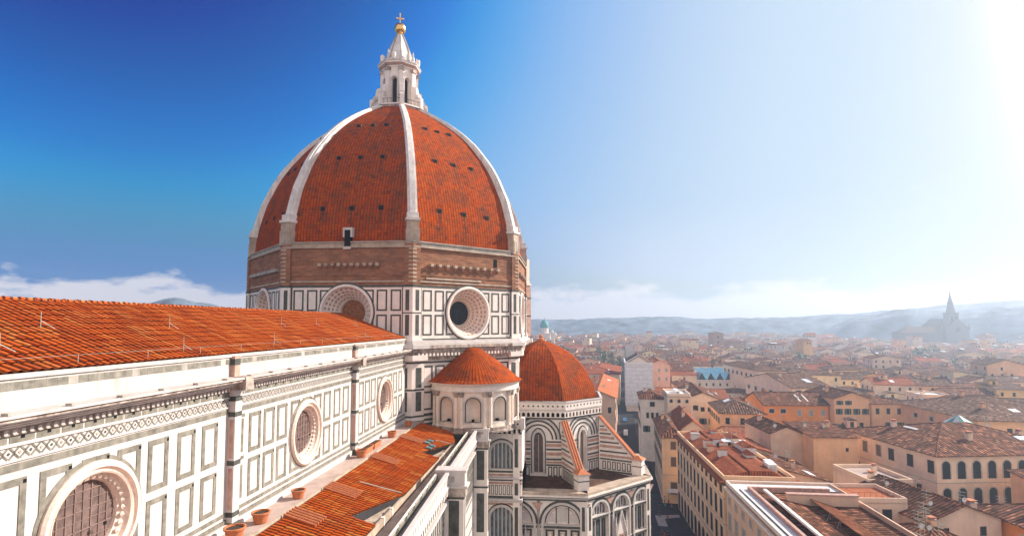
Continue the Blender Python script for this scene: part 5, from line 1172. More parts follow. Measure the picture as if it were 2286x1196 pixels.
mb.hull([(-X-.4, Y+.2, 25.6), (-X+1.2, Y+.2, 25.6), (-X+1.2, 0, 30), (-X-.4, 0, 30)], [(-X-.4, Y+.2, 26.0), (-X+1.2, Y+.2, 26.0), (-X+1.2, 0, 30.4), (-X-.4, 0, 30.4)], 'white_metal'); mb.build('white_verge', r)
house(341, -54.5, 34, 12.4, 23.4, 'tall salmon pink house beside the scaffold-wrapped building', 'gable', 'x', 2.6, -4, 'pink', 'roof_red', group=GB, wins=[('W', 3, 20.5, 1.1, 1.7, 'shut'), ('W', 3, 15.5, 1.1, 2.0, 'shut')], chim=[(-10, 3, 1.3, 1.4)])
r = house(347, -95, 46, 42, 14.5, 'market hall with pale blue saw-tooth glass roof', 'flat', wall='off white', rmat='membrane', name='market_hall', cat='market hall', small=1)
for q in range(8):
    y0 = -20+q*5.0; mb = LB()
    mb.hull([(-22, y0, 14.6), (22, y0, 14.6), (22, y0+4.8, 14.6), (-22, y0+4.8, 14.6)], [(-22, y0+2.3, 19.2), (22, y0+2.3, 19.2), (22, y0+2.5, 19.2), (-22, y0+2.5, 19.2)], 'sawtooth_glass'); mb.poly([(-22.05, y0, 14.6), (-22.05, y0+4.8, 14.6), (-22.05, y0+2.4, 19.2)], 'window_blue'); mb.build('glass_ridge', r)
house(311, -101, 50, 14, 23.4, 'tall cream corner house with pale walls right of the glass roof', 'hip', rise=2.6, rot=4, wall='cream', rmat='roof_grey', group=GB, wins=[('W', 4, 20.6, 1.1, 2.0, 'green'), ('W', 4, 15.8, 1.1, 2.0, 'green'), ('N', 8, 20.4, 1.1, 1.8, 'green')], chim=[(-10, 2, 1.4, 1.5)])
house(258, -98, 44, 17, 20.8, 'cream house whose long roof slopes down to the right, above the orange houses', 'gable', 'y', 4.0, 6, 'cream', 'roof_grey', group=GB, wins=[('W', 2, 19.0, 1.2, 2, 'green', (.15, .45)), ('W', 1, 16.5, 1.2, 2, 'green', (.4, .4)), ('N', 6, 17, 1.1, 1.8, 'green')], lights=[(-12, -3, 5, 2.4, 'skylight_glass')], chim=[(-5, 5, 1.3, 1.4)])
house(300, -62, 20, 10, 15, 'peach house with tall green-shuttered windows in front of the glass roof', 'hip', rise=2.2, rot=-4, wall='apricot', rmat='roof_brown', group=GB, wins=[('W', 3, 12.6, 1.1, 2.0, 'green')], chim=[(0, 2, 1.2, 1.4)])
house(270, -66, 26, 16, 13.5, 'small terracotta gable in front of the saw-tooth market roof', 'gable', 'y', 2.6, -4, 'off white', 'roof_red', group=GB, wins=[('W', 4, 11.6, 1, 1.6, 'plain')], chim=[(3, 3, 1.2, 1.2)], lights=[(-7, -3, 3, 1.5, 'skylight_glass')])
# green and white striped canvas canopy on a roof
cn = thing('garden_canopy', 'green and white striped round canopy on a roof terrace', 'canopy', (147, -96.5, 20.5)); 
for k in range(12):
    a, b = 2*pi*k/12, 2*pi*(k+1)/12; m_ = LB(); m_.poly([(3.0*cos(a), 3.0*sin(a), 2.2), (3.0*cos(b), 3.0*sin(b), 2.2), (.3*cos(b), .3*sin(b), 4.0), (.3*cos(a), .3*sin(a), 4.0)], 'terrace_green' if k % 2 else 'membrane'); m_.poly([(3.0*cos(a), 3.0*sin(a), 2.2), (3.0*cos(a), 3.0*sin(a), 1.9), (3.0*cos(b), 3.0*sin(b), 1.9), (3.0*cos(b), 3.0*sin(b), 2.2)], 'membrane'); m_.build('canopy_panel', cn)
m_ = LB(); m_.tube((0, 0, 0), (0, 0, 4.1), .08, .06, 'iron', 6); m_.build('pole', cn)
for name, lb, c in (('the saw-tooth roof', '', (347, -95, 16)), ('the scaffolded building', '', (321, -41, 26)), ('the orange house', '', (204, -77, 20)), ('the arched palazzo', '', (140, -90, 22)),
    ('the spired church', '', (880, -555, 40)), ('the green dome', '', (850, 33, 40)), ('the brown square tower', '', (690, -182, 30)), ('the dark trees', '', (472, -38, 15)), ('the pink house', '', (341, -54, 23)),
    ('the cream corner house', '', (300, -101, 23)), ('the huge hipped roof', '', (182, -128, 22)), ('the loggia house', '', (215, -50, 20)), ('the tiled apse dome', '', (106, 5, 36))): LAND.append((name, c))

# ------------------------------------------------------------------ far landmarks
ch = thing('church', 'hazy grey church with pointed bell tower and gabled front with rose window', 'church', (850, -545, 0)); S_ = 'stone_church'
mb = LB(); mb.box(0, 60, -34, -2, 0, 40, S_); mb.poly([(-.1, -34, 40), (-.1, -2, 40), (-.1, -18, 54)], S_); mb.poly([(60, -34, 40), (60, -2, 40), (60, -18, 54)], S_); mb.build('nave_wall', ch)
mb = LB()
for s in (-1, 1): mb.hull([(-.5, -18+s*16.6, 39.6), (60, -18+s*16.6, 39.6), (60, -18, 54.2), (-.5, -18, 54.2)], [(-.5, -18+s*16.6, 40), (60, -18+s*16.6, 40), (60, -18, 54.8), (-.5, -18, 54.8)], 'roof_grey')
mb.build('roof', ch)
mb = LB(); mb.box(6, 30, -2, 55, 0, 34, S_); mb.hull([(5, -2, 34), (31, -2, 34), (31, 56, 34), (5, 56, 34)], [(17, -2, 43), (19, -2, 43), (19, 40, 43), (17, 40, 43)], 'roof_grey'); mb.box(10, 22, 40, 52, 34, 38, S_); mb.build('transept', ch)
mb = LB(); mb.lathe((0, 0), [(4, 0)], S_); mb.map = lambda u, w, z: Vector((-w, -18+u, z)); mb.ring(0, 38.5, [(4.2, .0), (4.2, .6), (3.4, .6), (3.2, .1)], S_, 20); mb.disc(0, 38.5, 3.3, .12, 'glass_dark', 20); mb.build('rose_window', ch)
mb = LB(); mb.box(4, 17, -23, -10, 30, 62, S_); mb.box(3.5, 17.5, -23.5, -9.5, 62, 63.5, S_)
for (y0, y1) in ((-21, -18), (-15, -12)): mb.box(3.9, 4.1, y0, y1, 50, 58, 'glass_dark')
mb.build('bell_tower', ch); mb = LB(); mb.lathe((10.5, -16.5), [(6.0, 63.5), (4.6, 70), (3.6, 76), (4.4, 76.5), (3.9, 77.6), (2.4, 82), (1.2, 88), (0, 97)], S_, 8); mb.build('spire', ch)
for y in (-34, -2, 4): mb = LB(); mb.box(-.4, 1.6, y-.8, y+.8, 38, 45, S_); mb.lathe((.6, y), [(1.1, 45), (0, 49)], S_, 6); mb.build('pinnacle', ch)
sy = thing('domed_building', 'pale building with a tall green copper dome near the horizon', 'domed building', (850, 33, 0))
mb = LB(); mb.box(-9, 9, -9, 9, 0, 33, 'plaster off white'); mb.box(-14, 14, -16, 16, 0, 24, 'plaster cream'); mb.lathe((0, 0), [(6.3, 33), (6.3, 41.2), (6.8, 41.4)], 'plaster off white', 16); mb.build('wall', sy)
mb = LB(); mb.lathe((0, 0), [(6.7, 41.3), (6.9, 43.5), (6.6, 46), (5.4, 49), (3.4, 51.8), (1.2, 53.6), (.4, 54.6), (.3, 56.5), (0, 57.5)], 'copper_green', 20); mb.build('copper_dome', sy, True)
for i, y in enumerate((-12.5, -17)):
    mb = LB(); mb.box(-7, -2, y-2, y+2, 24, 34-i*4, 'plaster off white'); mb.lathe((-4.5, y), [(2.6, 34-i*4), (0, 39-i*4)], 'plaster off white', 8); mb.build('corner_turret', sy)
tw = thing('square_tower', 'brown square stone tower rising above the far roofs', 'tower', (690, -182, 0), radians(10))
mb = LB(); mb.box(-6.5, 6.5, -6.5, 6.5, 0, 35.5, 'plaster brown'); mb.box(-6.9, 6.9, -6.9, 6.9, 34.0, 35.8, 'plaster brown')
for z in (30, 24): mb.box(-6.6, -6.4, -1, 1, z, z+2.4, 'glass_dark')
mb.build('wall', tw); mb = LB(); mb.hull([(-7.2, -7.2, 35.8), (7.2, -7.2, 35.8), (7.2, 7.2, 35.8), (-7.2, 7.2, 35.8)], [(-.2, -.2, 38), (.2, -.2, 38), (.2, .2, 38), (-.2, .2, 38)], 'roof_grey'); mb.build('roof', tw)
tw2 = house(694, -203, 24, 22, 26, 'lower brown block attached to the right of the square tower', 'hip', rise=2.5, rot=10, wall='brown', rmat='roof_grey', small=2)
# trees
def tree(x, y, h, cr, label, fol, seed):
    R = random.Random(seed); t = thing('tree', label, 'tree', (x, y, 0), 0, 'trees among the houses'); m_ = LB()
    m_.tube((0, 0, 0), (.1, 0, h*.55), .35, .2, 'bark', 7)
    for q in range(5): a = q*1.26+R.random(); m_.tube((.1*.8, 0, h*(.35+.05*q)), (cr*.6*cos(a), cr*.6*sin(a), h*(.55+.07*q)), .14, .05, 'bark', 5)
    m_.build('trunk', t); m_ = LB()
    cl = [(Vector((R.uniform(-1, 1)*cr*.6, R.uniform(-1, 1)*cr*.6, h*R.uniform(.5, .88))), cr*R.uniform(.3, .5)) for _ in range(12)]
    for c, rr_ in cl:
        for _ in range(55):
            d = Vector((R.gauss(0, 1), R.gauss(0, 1), R.gauss(0, .8))).normalized()*rr_*R.uniform(.55, 1.05); p = c+d
            a = Vector((R.gauss(0, 1), R.gauss(0, 1), R.gauss(0, 1))).normalized(); b = a.orthogonal().normalized(); s = R.uniform(.3, .6)
            m_.poly([p-a*s, p+b*s*.6, p+a*s, p-b*s*.6], fol)
    m_.build('crown', t)
for i, (x, y, h, cr, lb) in enumerate(((452, -24, 23, 5.5, 'leftmost dark tree of the clump beyond the broad red-brown roof'), (462, -31, 27, 6.5, 'tallest dark tree of the clump beyond the broad red-brown roof'), (470, -39, 25, 6, 'round dark tree in the middle of the clump left of the scaffold'),
    (458, -45, 22, 5.5, 'low dark tree of the clump, nearest the scaffolded building'), (492, -33, 28, 7, 'dark tree standing behind the others of the clump'), (430, -52, 18, 4.5, 'small dark tree tucked beside the scaffolded building'),
    (402, -106, 24, 5, 'lone bushy tree rising behind the saw-tooth glass roof'), (690, -235, 25, 6, 'tree right of the brown square tower'), (560, -330, 24, 7, 'dark tree between far roofs left of the spired church'), (800, -640, 26, 9, 'hazy dark tree right of the spired church'), (790, -665, 28, 9, 'hazy tall tree cut by the right edge near the spired church'))):
    tree(x, y, h, cr, lb, 'foliage%d' % (i % 3), i)

# ------------------------------------------------------------------ the rest of the town
P_ = radians(PITCH) if False else PITCH
def project(x, y, z):
    d = Vector((x, y, z-CZ)); fw = Vector((cos(PITCH)*cos(YAW), cos(PITCH)*sin(YAW), sin(PITCH))); rt = Vector((sin(YAW), -cos(YAW), 0)); up = rt.cross(fw)
    f = d.dot(fw); return (1143+1220*d.dot(rt)/f, 648.4-1220*d.dot(up)/f)
def blocked(x, y, m):
    if x < 128 and y > -26: return True
    if x < 212 and y > -33-m: return True
    if x < 150 and y > -46: return True
    if x < 126 and y > -118: return True
    if street_d(x, y) < 5.6+m: return True
    for cx, cy, a, b, r_ in FOOT:
        dx_, dy_ = x-cx, y-cy; u = dx_*cos(r_)+dy_*sin(r_); v = -dx_*sin(r_)+dy_*cos(r_)
        if abs(u) < a+m*.85 and abs(v) < b+m*.85: return True
    return math.hypot(x-870, y+545) < 62 or math.hypot(x-850, y-33) < 24 or math.hypot(x-690, y+182) < 12 or (440 < x < 505 and -56 < y < -16)
cells = []; s_ = 92.
while s_ < 1500:
    step = 12.6+s_*.008; t_ = -1150.
    while t_ < 260:
        w_ = (9+7*rnd.random())*(1+s_*.0005); d_ = step*(.86+.1*rnd.random())
        a = radians(-6); x = s_*cos(a)-(t_+w_/2)*sin(a)+rnd.uniform(-1.5, 1.5); y = s_*sin(a)+(t_+w_/2)*cos(a)
        if x > 85:
            px, py = project(x, y, 17)
            if 1165 < px < 2335 and py < 1260 and not blocked(x, y, min(w_, d_)/2): cells.append((x, y, d_, w_, px, py))
        t_ += w_+(.4 if rnd.random() < .8 else 4.)
    s_ += step+(1.2 if rnd.random() < .7 else 5.)
cells.sort(key=lambda c: math.hypot(c[0], c[1]))
WALLS = ['cream']*5+['pale yellow']*3+['apricot']*3+['ochre', 'pink', 'beige', 'beige', 'off white', 'off white', 'grey', 'tan']
ROOFS = ['roof_brown']*5+['roof_grey']*3+['roof_red']*3
RN = {'roof_brown': 'brown', 'roof_grey': 'grey-brown', 'roof_red': 'reddish', 'membrane': 'pale'}
recs = []
for i, (x, y, d_, w_, px, py) in enumerate(cells[:290]):
    h = 16.5+3*noise.noise(Vector((x*.02, y*.02, 3)))+rnd.uniform(-3.6, 3.4)+(6 if rnd.random() < .04 else 0)
    if 150 < x < 197 and -114 < y < -62: h = min(h, rnd.uniform(10, 12.5))
    if 200 < x < 322 and -92 < y < -50: h = min(h, rnd.uniform(11, 13.5))
    k = rnd.random(); roof = 'gable' if k < .6 else 'hip' if k < .86 else 'shed' if k < .93 else 'flat'
    rg = rnd.choice(['x', 'y']) if roof == 'gable' else rnd.choice(['N', 'S', 'E']); rise = rnd.uniform(1.6, 2.9)*(w_/16)
    wl, rm = rnd.choice(WALLS), rnd.choice(ROOFS); rm = 'membrane' if roof == 'flat' else rm
    near = math.hypot(x, y) < 225; extra = ''
    ch_ = [(rnd.uniform(-.3, .3)*d_, rnd.uniform(-.3, .3)*w_, rnd.uniform(.9, 1.4), rnd.uniform(1, 1.7)) for _ in range(rnd.choice([0, 1, 1, 2]))]
    li = [(rnd.uniform(-.3, 0)*d_, rnd.uniform(-.25, .3)*w_, rnd.uniform(2, 4.5), rnd.uniform(1.2, 2.2), rnd.choice(['skylight_glass', 'white_metal', 'membrane']))] if rnd.random() < .22 else []
    an = [(rnd.uniform(-.3, .3)*d_, rnd.uniform(-.3, .3)*w_, rnd.uniform(2, 3.5))] if near and rnd.random() < .7 else []
    wins = ()
    if near:
        st = rnd.choice(['green', 'plain', 'stone', 'brown']); n1, n2 = max(2, int(w_/3.6)), max(2, int(d_/3.8))
        wins = [('W', n1, h-2.1, 1.0, 1.5, st), ('N', n2, h-2.1, 1.0, 1.5, st), ('W', n1, h-5.6, 1.0, 1.8, st)]
    o = house(x, y, d_, w_, h, None, roof, rg, rise, -6+rnd.choice([-4, 0, 0, 3, 6]), wl, rm, wins, .5, ch_, li, 'house', 'house', 'town houses', an, (), None if near else 2)
    rf = [c for c in o.children if c.name.startswith('roof')][0]
    if roof != 'flat' and rnd.random() < .45:
        m_ = LB(); ax, ay = rnd.uniform(-.25, .2)*d_, rnd.uniform(-.25, .25)*w_; aw_, ah = rnd.uniform(1.2, 2.6), rnd.uniform(1.2, 2.4); z0 = roof_z(ax, ay, d_, w_, h, roof, rg, rise)
        m_.box(ax-aw_, ax+aw_, ay-aw_*.8, ay+aw_*.8, z0-1.5, z0+ah, 'plaster '+wl); m_.box(ax-aw_-.05, ax-aw_, ay-.5, ay+.5, z0+.1, z0+ah-.4, 'glass_dark')
        m_.hull([(ax-aw_-.3, ay-aw_*.8-.3, z0+ah), (ax+aw_+.3, ay-aw_*.8-.3, z0+ah), (ax+aw_+.3, ay+aw_*.8+.3, z0+ah), (ax-aw_-.3, ay+aw_*.8+.3, z0+ah)], [(ax-aw_-.3, ay-.1, z0+ah+.6), (ax+aw_+.3, ay-.1, z0+ah+.6), (ax+aw_+.3, ay+.1, z0+ah+.6), (ax-aw_-.3, ay+.1, z0+ah+.6)], rm); m_.build('attic', rf)
    size = 'tall' if h > 19 else 'low' if h < 14.6 else 'narrow' if w_ < 13.5 else 'broad' if w_ > 18 else 'plain'
    if li: extra = ', skylight'
    elif an: extra = ', aerial'
    elif len(ch_) == 2: extra = ', two chimneys'
    elif len(ch_) == 1: extra = ', chimney'
    sh = {'gable': 'gabled', 'hip': 'hipped', 'shed': 'sloping', 'flat': 'flat'}[roof]
    nm, c = min(LAND, key=lambda L: math.hypot(L[1][0]-x, L[1][1]-y)); D_ = math.hypot(c[0]-x, c[1]-y)
    qx, qy = project(*c); behind = math.hypot(x, y)-math.hypot(c[0], c[1])
    rel = ('behind' if behind > 0 else 'in front of') if abs(behind) > abs(y-c[1])*.9 else ('right of' if px > qx else 'left of')
    far = 'just ' if D_ < 32 else '' if D_ < 75 else 'well ' if D_ < 130 else 'far '
    recs.append((o, size, wl, RN[rm], sh, extra, far+rel, nm, px))
seen = {}
for r_ in recs:
    o, size, wl, rn, sh, extra, rel, nm, px = r_
    o['label'] = f"{size} {wl} house, {rn} {sh} roof{extra}, {rel} {nm}"
    if len(o['label'].replace('-', ' ').split()) > 16: o['label'] = o['label'].replace(' house,', ',')
    seen.setdefault(o['label'], []).append((px, o))
for lb, os_ in seen.items():
    if len(os_) > 1:
        os_.sort(key=lambda q: q[0])
        for k, (px, o) in enumerate(os_):
            lb = lb.replace(' house,', ',').replace(', chimney', '').replace(', two chimneys', '').replace(', aerial', '') if len(lb.replace('-', ' ').split()) > 14 else lb
            o['label'] = ('leftmost ' if k == 0 else 'rightmost ' if k == len(os_)-1 else 'middle ')+lb
# everything beyond reads as one carpet of roofs
mb = MB(); rs = random.Random(3)
for (x, y, d_, w_, px, py) in cells[290:]:
    for _ in range(2 if rs.random() < .5 else 1):
        h = 15.5+4*noise.noise(Vector((x*.012, y*.012, 3)))+rs.uniform(-4.5, 4.5)+(9 if rs.random() < .03 else 0); X, Y = d_/2, w_/2*(1 if _ == 0 else .5); yy = y+(0 if _ == 0 else w_*.25); h += 2.5*_
        wl = 'plaster '+rs.choice(WALLS); rm = rs.choice(ROOFS); rz = radians(-6+rs.choice([-5, 0, 4, 8])); c, s = cos(rz), sin(rz)
        mb.map = lambda a, b, z, x=x, y=yy, c=c, s=s: Vector((x+a*c-b*s, y+a*s+b*c, z)); rise = rs.uniform(1.5, 2.8)
        for p, q in (((-X, Y), (-X, -Y)), ((-X, -Y), (X, -Y)), ((X, Y), (-X, Y))): mb.poly([(*p, 0), (*q, 0), (*q, h), (*p, h)], wl)
        if rs.random() < .5:
            mb.poly([(-X-.4, -Y-.4, h), (X, -Y-.4, h), (X, 0, h+rise), (-X-.4, 0, h+rise)], rm); mb.poly([(X, Y+.4, h), (-X-.4, Y+.4, h), (-X-.4, 0, h+rise), (X, 0, h+rise)], rm); mb.poly([(-X, -Y, h), (-X, 0, h+rise), (-X, Y, h)], wl)
        else:
            mb.poly([(-X-.4, Y+.4, h), (-X-.4, -Y-.4, h), (0, -Y-.4, h+rise), (0, Y+.4, h+rise)], rm); mb.poly([(X, -Y, h), (X, Y, h), (0, Y, h+rise), (0, -Y, h+rise)], rm); mb.poly([(X, Y, h), (-X, Y, h), (0, Y, h+rise)], wl); mb.poly([(-X, -Y, h), (X, -Y, h), (0, -Y, h+rise)], wl)
        if x < 900:
            for q in range(int(w_/4)):
                if rs.random() < .6: u = -Y+2+q*4*(Y*2/w_); mb.poly([(-X-.04, u+.55, h-2.6), (-X-.04, u-.55, h-2.6), (-X-.04, u-.55, h-1.0), (-X-.04, u+.55, h-1.0)], 'glass_dark')
        if rs.random() < .16: mb.poly([(-X*.7, -Y*.3, h+rise*.75+.3), (-X*.1, -Y*.3, h+rise+.35), (-X*.1, Y*.3, h+rise+.35), (-X*.7, Y*.3, h+rise*.75+.3)], rs.choice(['skylight_glass', 'membrane', 'white_metal']))
mb.map = None
tag(mb.build('distant_rooftops'), 'carpet of far hazy rooftops stretching to the hills', 'rooftops', None, 'stuff')
mb = MB(); rt_ = random.Random(11)
for _ in range(150):
    d = rt_.uniform(480, 1250); a = radians(-rt_.uniform(-3, 39)); x, y = d*cos(a), d*sin(a)
    if math.hypot(x-870, y+545) < 70: continue
    hgt = rt_.uniform(15, 22); rr_ = rt_.uniform(3, 7)
    for _2 in range(40):
        p = Vector((x, y, hgt-rr_*.6))+Vector((rt_.gauss(0, .5), rt_.gauss(0, .5), rt_.gauss(0, .4)))*rr_
        a_ = Vector((rt_.gauss(0, 1), rt_.gauss(0, 1), rt_.gauss(0, 1))).normalized(); b_ = a_.orthogonal().normalized(); s = rr_*.28
        mb.poly([p-a_*s, p+b_*s*.7, p+a_*s, p-b_*s*.7], 'foliage%d' % rt_.randrange(3))
tag(mb.build('distant_treetops'), 'scattered dark treetops between the far hazy roofs', 'treetops', None, 'stuff')

# ------------------------------------------------------------------ people and vehicles in the street
CLOTH = {'dark coat': (.03, .03, .04), 'red jacket': (.45, .05, .04), 'teal top': (.04, .30, .26), 'pale jacket': (.55, .52, .48), 'blue jacket': (.06, .10, .30), 'brown coat': (.16, .09, .06), 'pink top': (.55, .22, .24), 'grey trousers': (.10, .10, .11), 'dark jeans': (.03, .045, .09), 'skin': (.50, .30, .22), 'hair': (.03, .02, .015)}
for k, c in CLOTH.items(): plain('cloth '+k, c, .9, .15, var=.1)
def skinned(name, pts, edges, mat, parent=None):
    me = bpy.data.meshes.new(name); me.from_pydata([p[:3] for p in pts], edges, []); o = bpy.data.objects.new(name, me); COL.objects.link(o)
    md = o.modifiers.new('skin', 'SKIN'); md.use_smooth_shade = True; sv = me.skin_vertices[0].data
    for v, p in zip(sv, pts): v.radius = (p[3], p[4] if len(p) > 4 else p[3])
    sv[0].use_root = True
    o.modifiers.new('sub', 'SUBSURF').levels = 1; o.modifiers['sub'].render_levels = 1
    dg = bpy.context.evaluated_depsgraph_get(); m2 = bpy.data.meshes.new_from_object(o.evaluated_get(dg)); bpy.data.objects.remove(o); m2.name = name
    m2.materials.clear(); m2.materials.append(MATS[mat]); return m2
BODY = [(0, 0, .93, .13, .10), (0, 0, 1.12, .12, .09), (0, .01, 1.33, .16, .10), (0, 0, 1.47, .06), (0, -.01, 1.56, .075), (0, -.015, 1.66, .09, .10), (0, 0, 1.74, .06),
        (.19, 0, 1.42, .055), (.24, .05, 1.16, .043), (.22, -.06, .92, .035), (.215, -.09, .82, .04, .02), (-.19, 0, 1.42, .055), (-.24, -.03, 1.16, .043), (-.23, -.16, .95, .035), (-.23, -.2, .85, .04, .02),
        (.10, 0, .86, .085), (.10, -.13, .48, .058), (.10, -.04, .09, .042), (.10, -.19, .04, .035), (-.10, 0, .86, .085), (-.10, .06, .48, .058), (-.10, .27, .13, .042), (-.10, .18, .04, .035)]
BE = [(0, 1), (1, 2), (2, 3), (3, 4), (4, 5), (5, 6), (2, 7), (7, 8), (8, 9), (9, 10), (2, 11), (11, 12), (12, 13), (13, 14), (0, 15), (15, 16), (16, 17), (17, 18), (0, 19), (19, 20), (20, 21), (21, 22)]
JP = [(0, 0, .90, .16, .13), (0, 0, 1.12, .145, .115), (0, .01, 1.33, .18, .125), (0, 0, 1.44, .08), (.19, 0, 1.42, .075), (.24, .05, 1.16, .062), (.22, -.05, .95, .05), (-.19, 0, 1.42, .075), (-.24, -.03, 1.16, .062), (-.23, -.14, .98, .05)]
JE = [(0, 1), (1, 2), (2, 3), (2, 4), (4, 5), (5, 6), (2, 7), (7, 8), (8, 9)]
TP_ = [(0, 0, .93, .145, .12), (.10, 0, .84, .105), (.10, -.13, .48, .078), (.10, -.05, .12, .065), (-.10, 0, .84, .105), (-.10, .06, .48, .078), (-.10, .26, .16, .065)]
TE = [(0, 1), (1, 2), (2, 3), (0, 4), (4, 5), (5, 6)]
HP = [(0, .02, 1.69, .10, .105), (0, .01, 1.77, .085), (0, .06, 1.62, .075)]
body_me = skinned('body', BODY, BE, 'cloth skin'); hair_me = skinned('hair', HP, [(0, 1), (0, 2)], 'cloth hair')
JK = {}
def clothing(k, kind):
    if k not in JK: JK[k] = skinned(kind, JP if kind == 'jacket' else TP_, JE if kind == 'jacket' else TE, 'cloth '+k)
    return JK[k]
PEOPLE = [(136.4, -23.9, 40, 'red jacket', 'grey trousers', 'person in red jacket in the crowd by the palazzo corner'), (147.6, -26.2, 100, 'red jacket', 'dark jeans', 'person in red jacket beside the corner house entrance'), (150.2, -25.6, 200, 'pale jacket', 'dark jeans', 'person in pale jacket at the corner house, farthest of the crowd'),
    (146.2, -23.6, 20, 'dark coat', 'grey trousers', 'person in dark coat at left of the crowd by the corner'), (148.4, -24.6, 300, 'brown coat', 'dark jeans', 'person in brown coat in the middle of the corner crowd'), (144.4, -26.4, 160, 'pink top', 'dark jeans', 'person in pink top close to the palazzo arches'),
    (145.0, -24.9, 80, 'teal top', 'dark jeans', 'person in teal top in front of the corner crowd'), (127.2, -20.9, 30, 'brown coat', 'grey trousers', 'person in brown coat leading the walking group on the piazza'), (126.0, -22.0, 200, 'dark coat', 'dark jeans', 'person in dark coat in the walking group on the piazza'),
    (125.0, -21.2, 210, 'red jacket', 'grey trousers', 'person in red jacket in the walking group on the piazza'), (124.2, -22.6, 190, 'dark coat', 'grey trousers', 'person in black at the back of the walking group'), (122.6, -20.7, 10, 'teal top', 'dark jeans', 'person in teal top at the bottom edge of the piazza'),
    (124.0, -26.8, 180, 'dark coat', 'dark jeans', 'person in dark coat under the palazzo arches'), (123.2, -27.6, 170, 'teal top', 'grey trousers', 'person in teal top walking close to the palazzo arches'), (126.2, -28.0, 0, 'red jacket', 'dark jeans', 'person in red jacket standing by an arch of the palazzo'),
    (170, -23.8, 10, 'pale jacket', 'dark jeans', 'person in pale jacket walking along the street past the corner'), (185, -24.5, 190, 'pink top', 'grey trousers', 'person in pink top at the narrow mouth of the street'), (176, -22.0, 0, 'blue jacket', 'dark jeans', 'person in blue jacket in the middle of the street'),
    (160, -21.5, 140, 'dark coat', 'grey trousers', 'person in dark coat crossing to the street'), (139.2, -22.4, 250, 'dark coat', 'dark jeans', 'person in dark coat on the pale paved strip')]
for x, y, rz, j, tr_, lb in PEOPLE:
    p = thing('person', lb, 'person', (x, y, .03 if x < 158 else .055), radians(rz), 'people in the street')
    for nm, me in (('body', body_me), ('jacket', clothing(j, 'jacket')), ('trousers', clothing(tr_, 'trousers')), ('hair', hair_me)):
        o = bpy.data.objects.new(nm, me); COL.objects.link(o); o.parent = p
plain('paint_white', (.75, .76, .78), .3, .5, var=.03); plain('paint_blue', (.08, .22, .45), .3, .5, var=.05); plain('paint_dark', (.03, .035, .04), .3, .5, var=.05); plain('rubber', (.015, .015, .015), .8, .2, var=.1); plain('lamp_red', (.4, .02, .02), .3, .5, var=0)
def vehicle(x, y, rz, paint, L_, H_, van, label, cat):
    v = thing('parked_van' if van else 'parked_car', label, cat, (x, y, .055), radians(rz)); w = .86
    side = [(-L_/2, .35), (L_/2, .35), (L_/2, .85), (L_/2-.5, 1.0), (L_/2-1.2, H_) , (-L_/2+.15, H_), (-L_/2, 1.0)] if van else [(-L_/2, .35), (L_/2, .35), (L_/2, .75), (L_/2-1.0, .92), (L_/2-1.7, H_), (-L_/2+.8, H_), (-L_/2+.15, .95), (-L_/2, .8)]
    m_ = LB(); m_.hull([(a, -w, z) for a, z in side], [(a, w, z) for a, z in side], paint); m_.build('body', v)
    m_ = LB(); zt = H_-.1
    m_.box(-L_/2+(.0 if van else .55)-.02, -L_/2+(.02 if van else .6), -w+.15, w-.15, 1.05, zt, 'glass_dark'); m_.build('rear_window', v)
    for s in (-1, 1):
        m_ = LB(); m_.box(-L_/2+.9, L_/2-1.75, s*w-.015, s*w+.015, 1.02, zt, 'glass_dark'); m_.build('side_window', v)
        m_ = LB(); m_.box(-L_/2-.03, -L_/2+.02, s*.68-.1, s*.68+.1, .7, .95, 'lamp_red'); m_.build('tail_light', v)
        for a in (-L_/2+.8, L_/2-.8):
            m_ = LB(); m_.map = lambda u, w_, z, a=a, s=s: Vector((a+u, s*(w-.08)+s*w_, z)); m_.ring(0, .32, [(0, .1), (.32, .1), (.32, -.12), (0, -.12)], 'rubber', 16); wo = m_.build('wheel', v)
            m_ = LB(); m_.map = lambda u, w_, z, a=a, s=s: Vector((a+u, s*(w-.08)+s*w_, z)); m_.disc(0, .32, .19, .11, 'steel_pale', 12); m_.build('rim', wo)
    return v
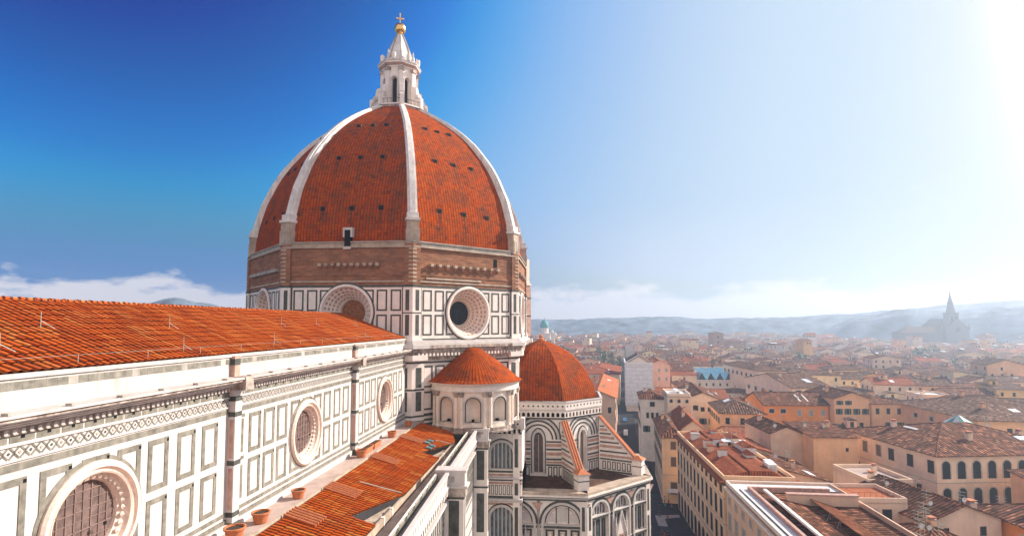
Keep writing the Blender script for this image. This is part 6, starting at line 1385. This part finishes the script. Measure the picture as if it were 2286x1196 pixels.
vehicle(238, -25.0, 173, 'paint_white', 4.8, 2.1, True, 'white van driving up the narrow dark street', 'van')
vehicle(272, -28.2, 173, 'paint_blue', 4.2, 1.45, False, 'blue car farther up the narrow dark street', 'car')
vehicle(182, -25.2, 173, 'paint_dark', 4.2, 1.45, False, 'dark car parked by the pale corner house in the street', 'car')
# striped awning and street lamp by the corner
aw = thing('awning', 'white awning over the entrance of the peach corner house', 'awning', (149.6, -27.9, 0), radians(-5)); m_ = LB(); m_.hull([(-1.9, -1.6, 3.4), (.0, -1.6, 3.9), (.0, 1.6, 3.9), (-1.9, 1.6, 3.4)], [(-1.9, -1.6, 3.46), (.0, -1.6, 3.96), (.0, 1.6, 3.96), (-1.9, 1.6, 3.46)], 'membrane'); m_.build('canvas', aw)
m_ = LB()
for y in (-1.5, 1.5): m_.tube((-1.85, y, 0), (-1.85, y, 3.45), .03, .03, 'iron', 5)
m_.build('frame', aw)
lp = thing('wall_lamp', 'black wall lantern on the corner where the two palazzi meet', 'lamp', (103.6, -28.4, 0)); m_ = LB(); m_.tube((0, 0, 6.2), (0, 1.5, 6.9), .05, .04, 'iron', 5); m_.build('bracket', lp)
m_ = LB(); m_.lathe((0, 1.5), [(.05, 6.95), (.32, 6.7), (.28, 6.1), (.1, 5.9), (0, 5.9)], 'iron', 8); m_.build('lantern', lp)

# ------------------------------------------------------------------ haze: the air over the city
mb = MB(); mb.box(-150, 2000, -1900, 850, -1, 132, 'asphalt')
hz = mb.build('haze'); hz.data.materials.clear()
hm = bpy.data.materials.new('haze_air'); hm.use_nodes = True; t = hm.node_tree; t.nodes.clear()
pv = N(t, 'ShaderNodeVolumePrincipled'); pv.inputs['Color'].default_value = (.66, .80, 1, 1); pv.inputs['Density'].default_value = .00050; pv.inputs['Anisotropy'].default_value = .55
mo = N(t, 'ShaderNodeOutputMaterial'); t.links.new(pv.outputs[0], mo.inputs['Volume']); hz.data.materials.append(hm)
tag(hz, 'pale blue morning haze lying over the roofs of the city', 'haze', None, 'stuff')
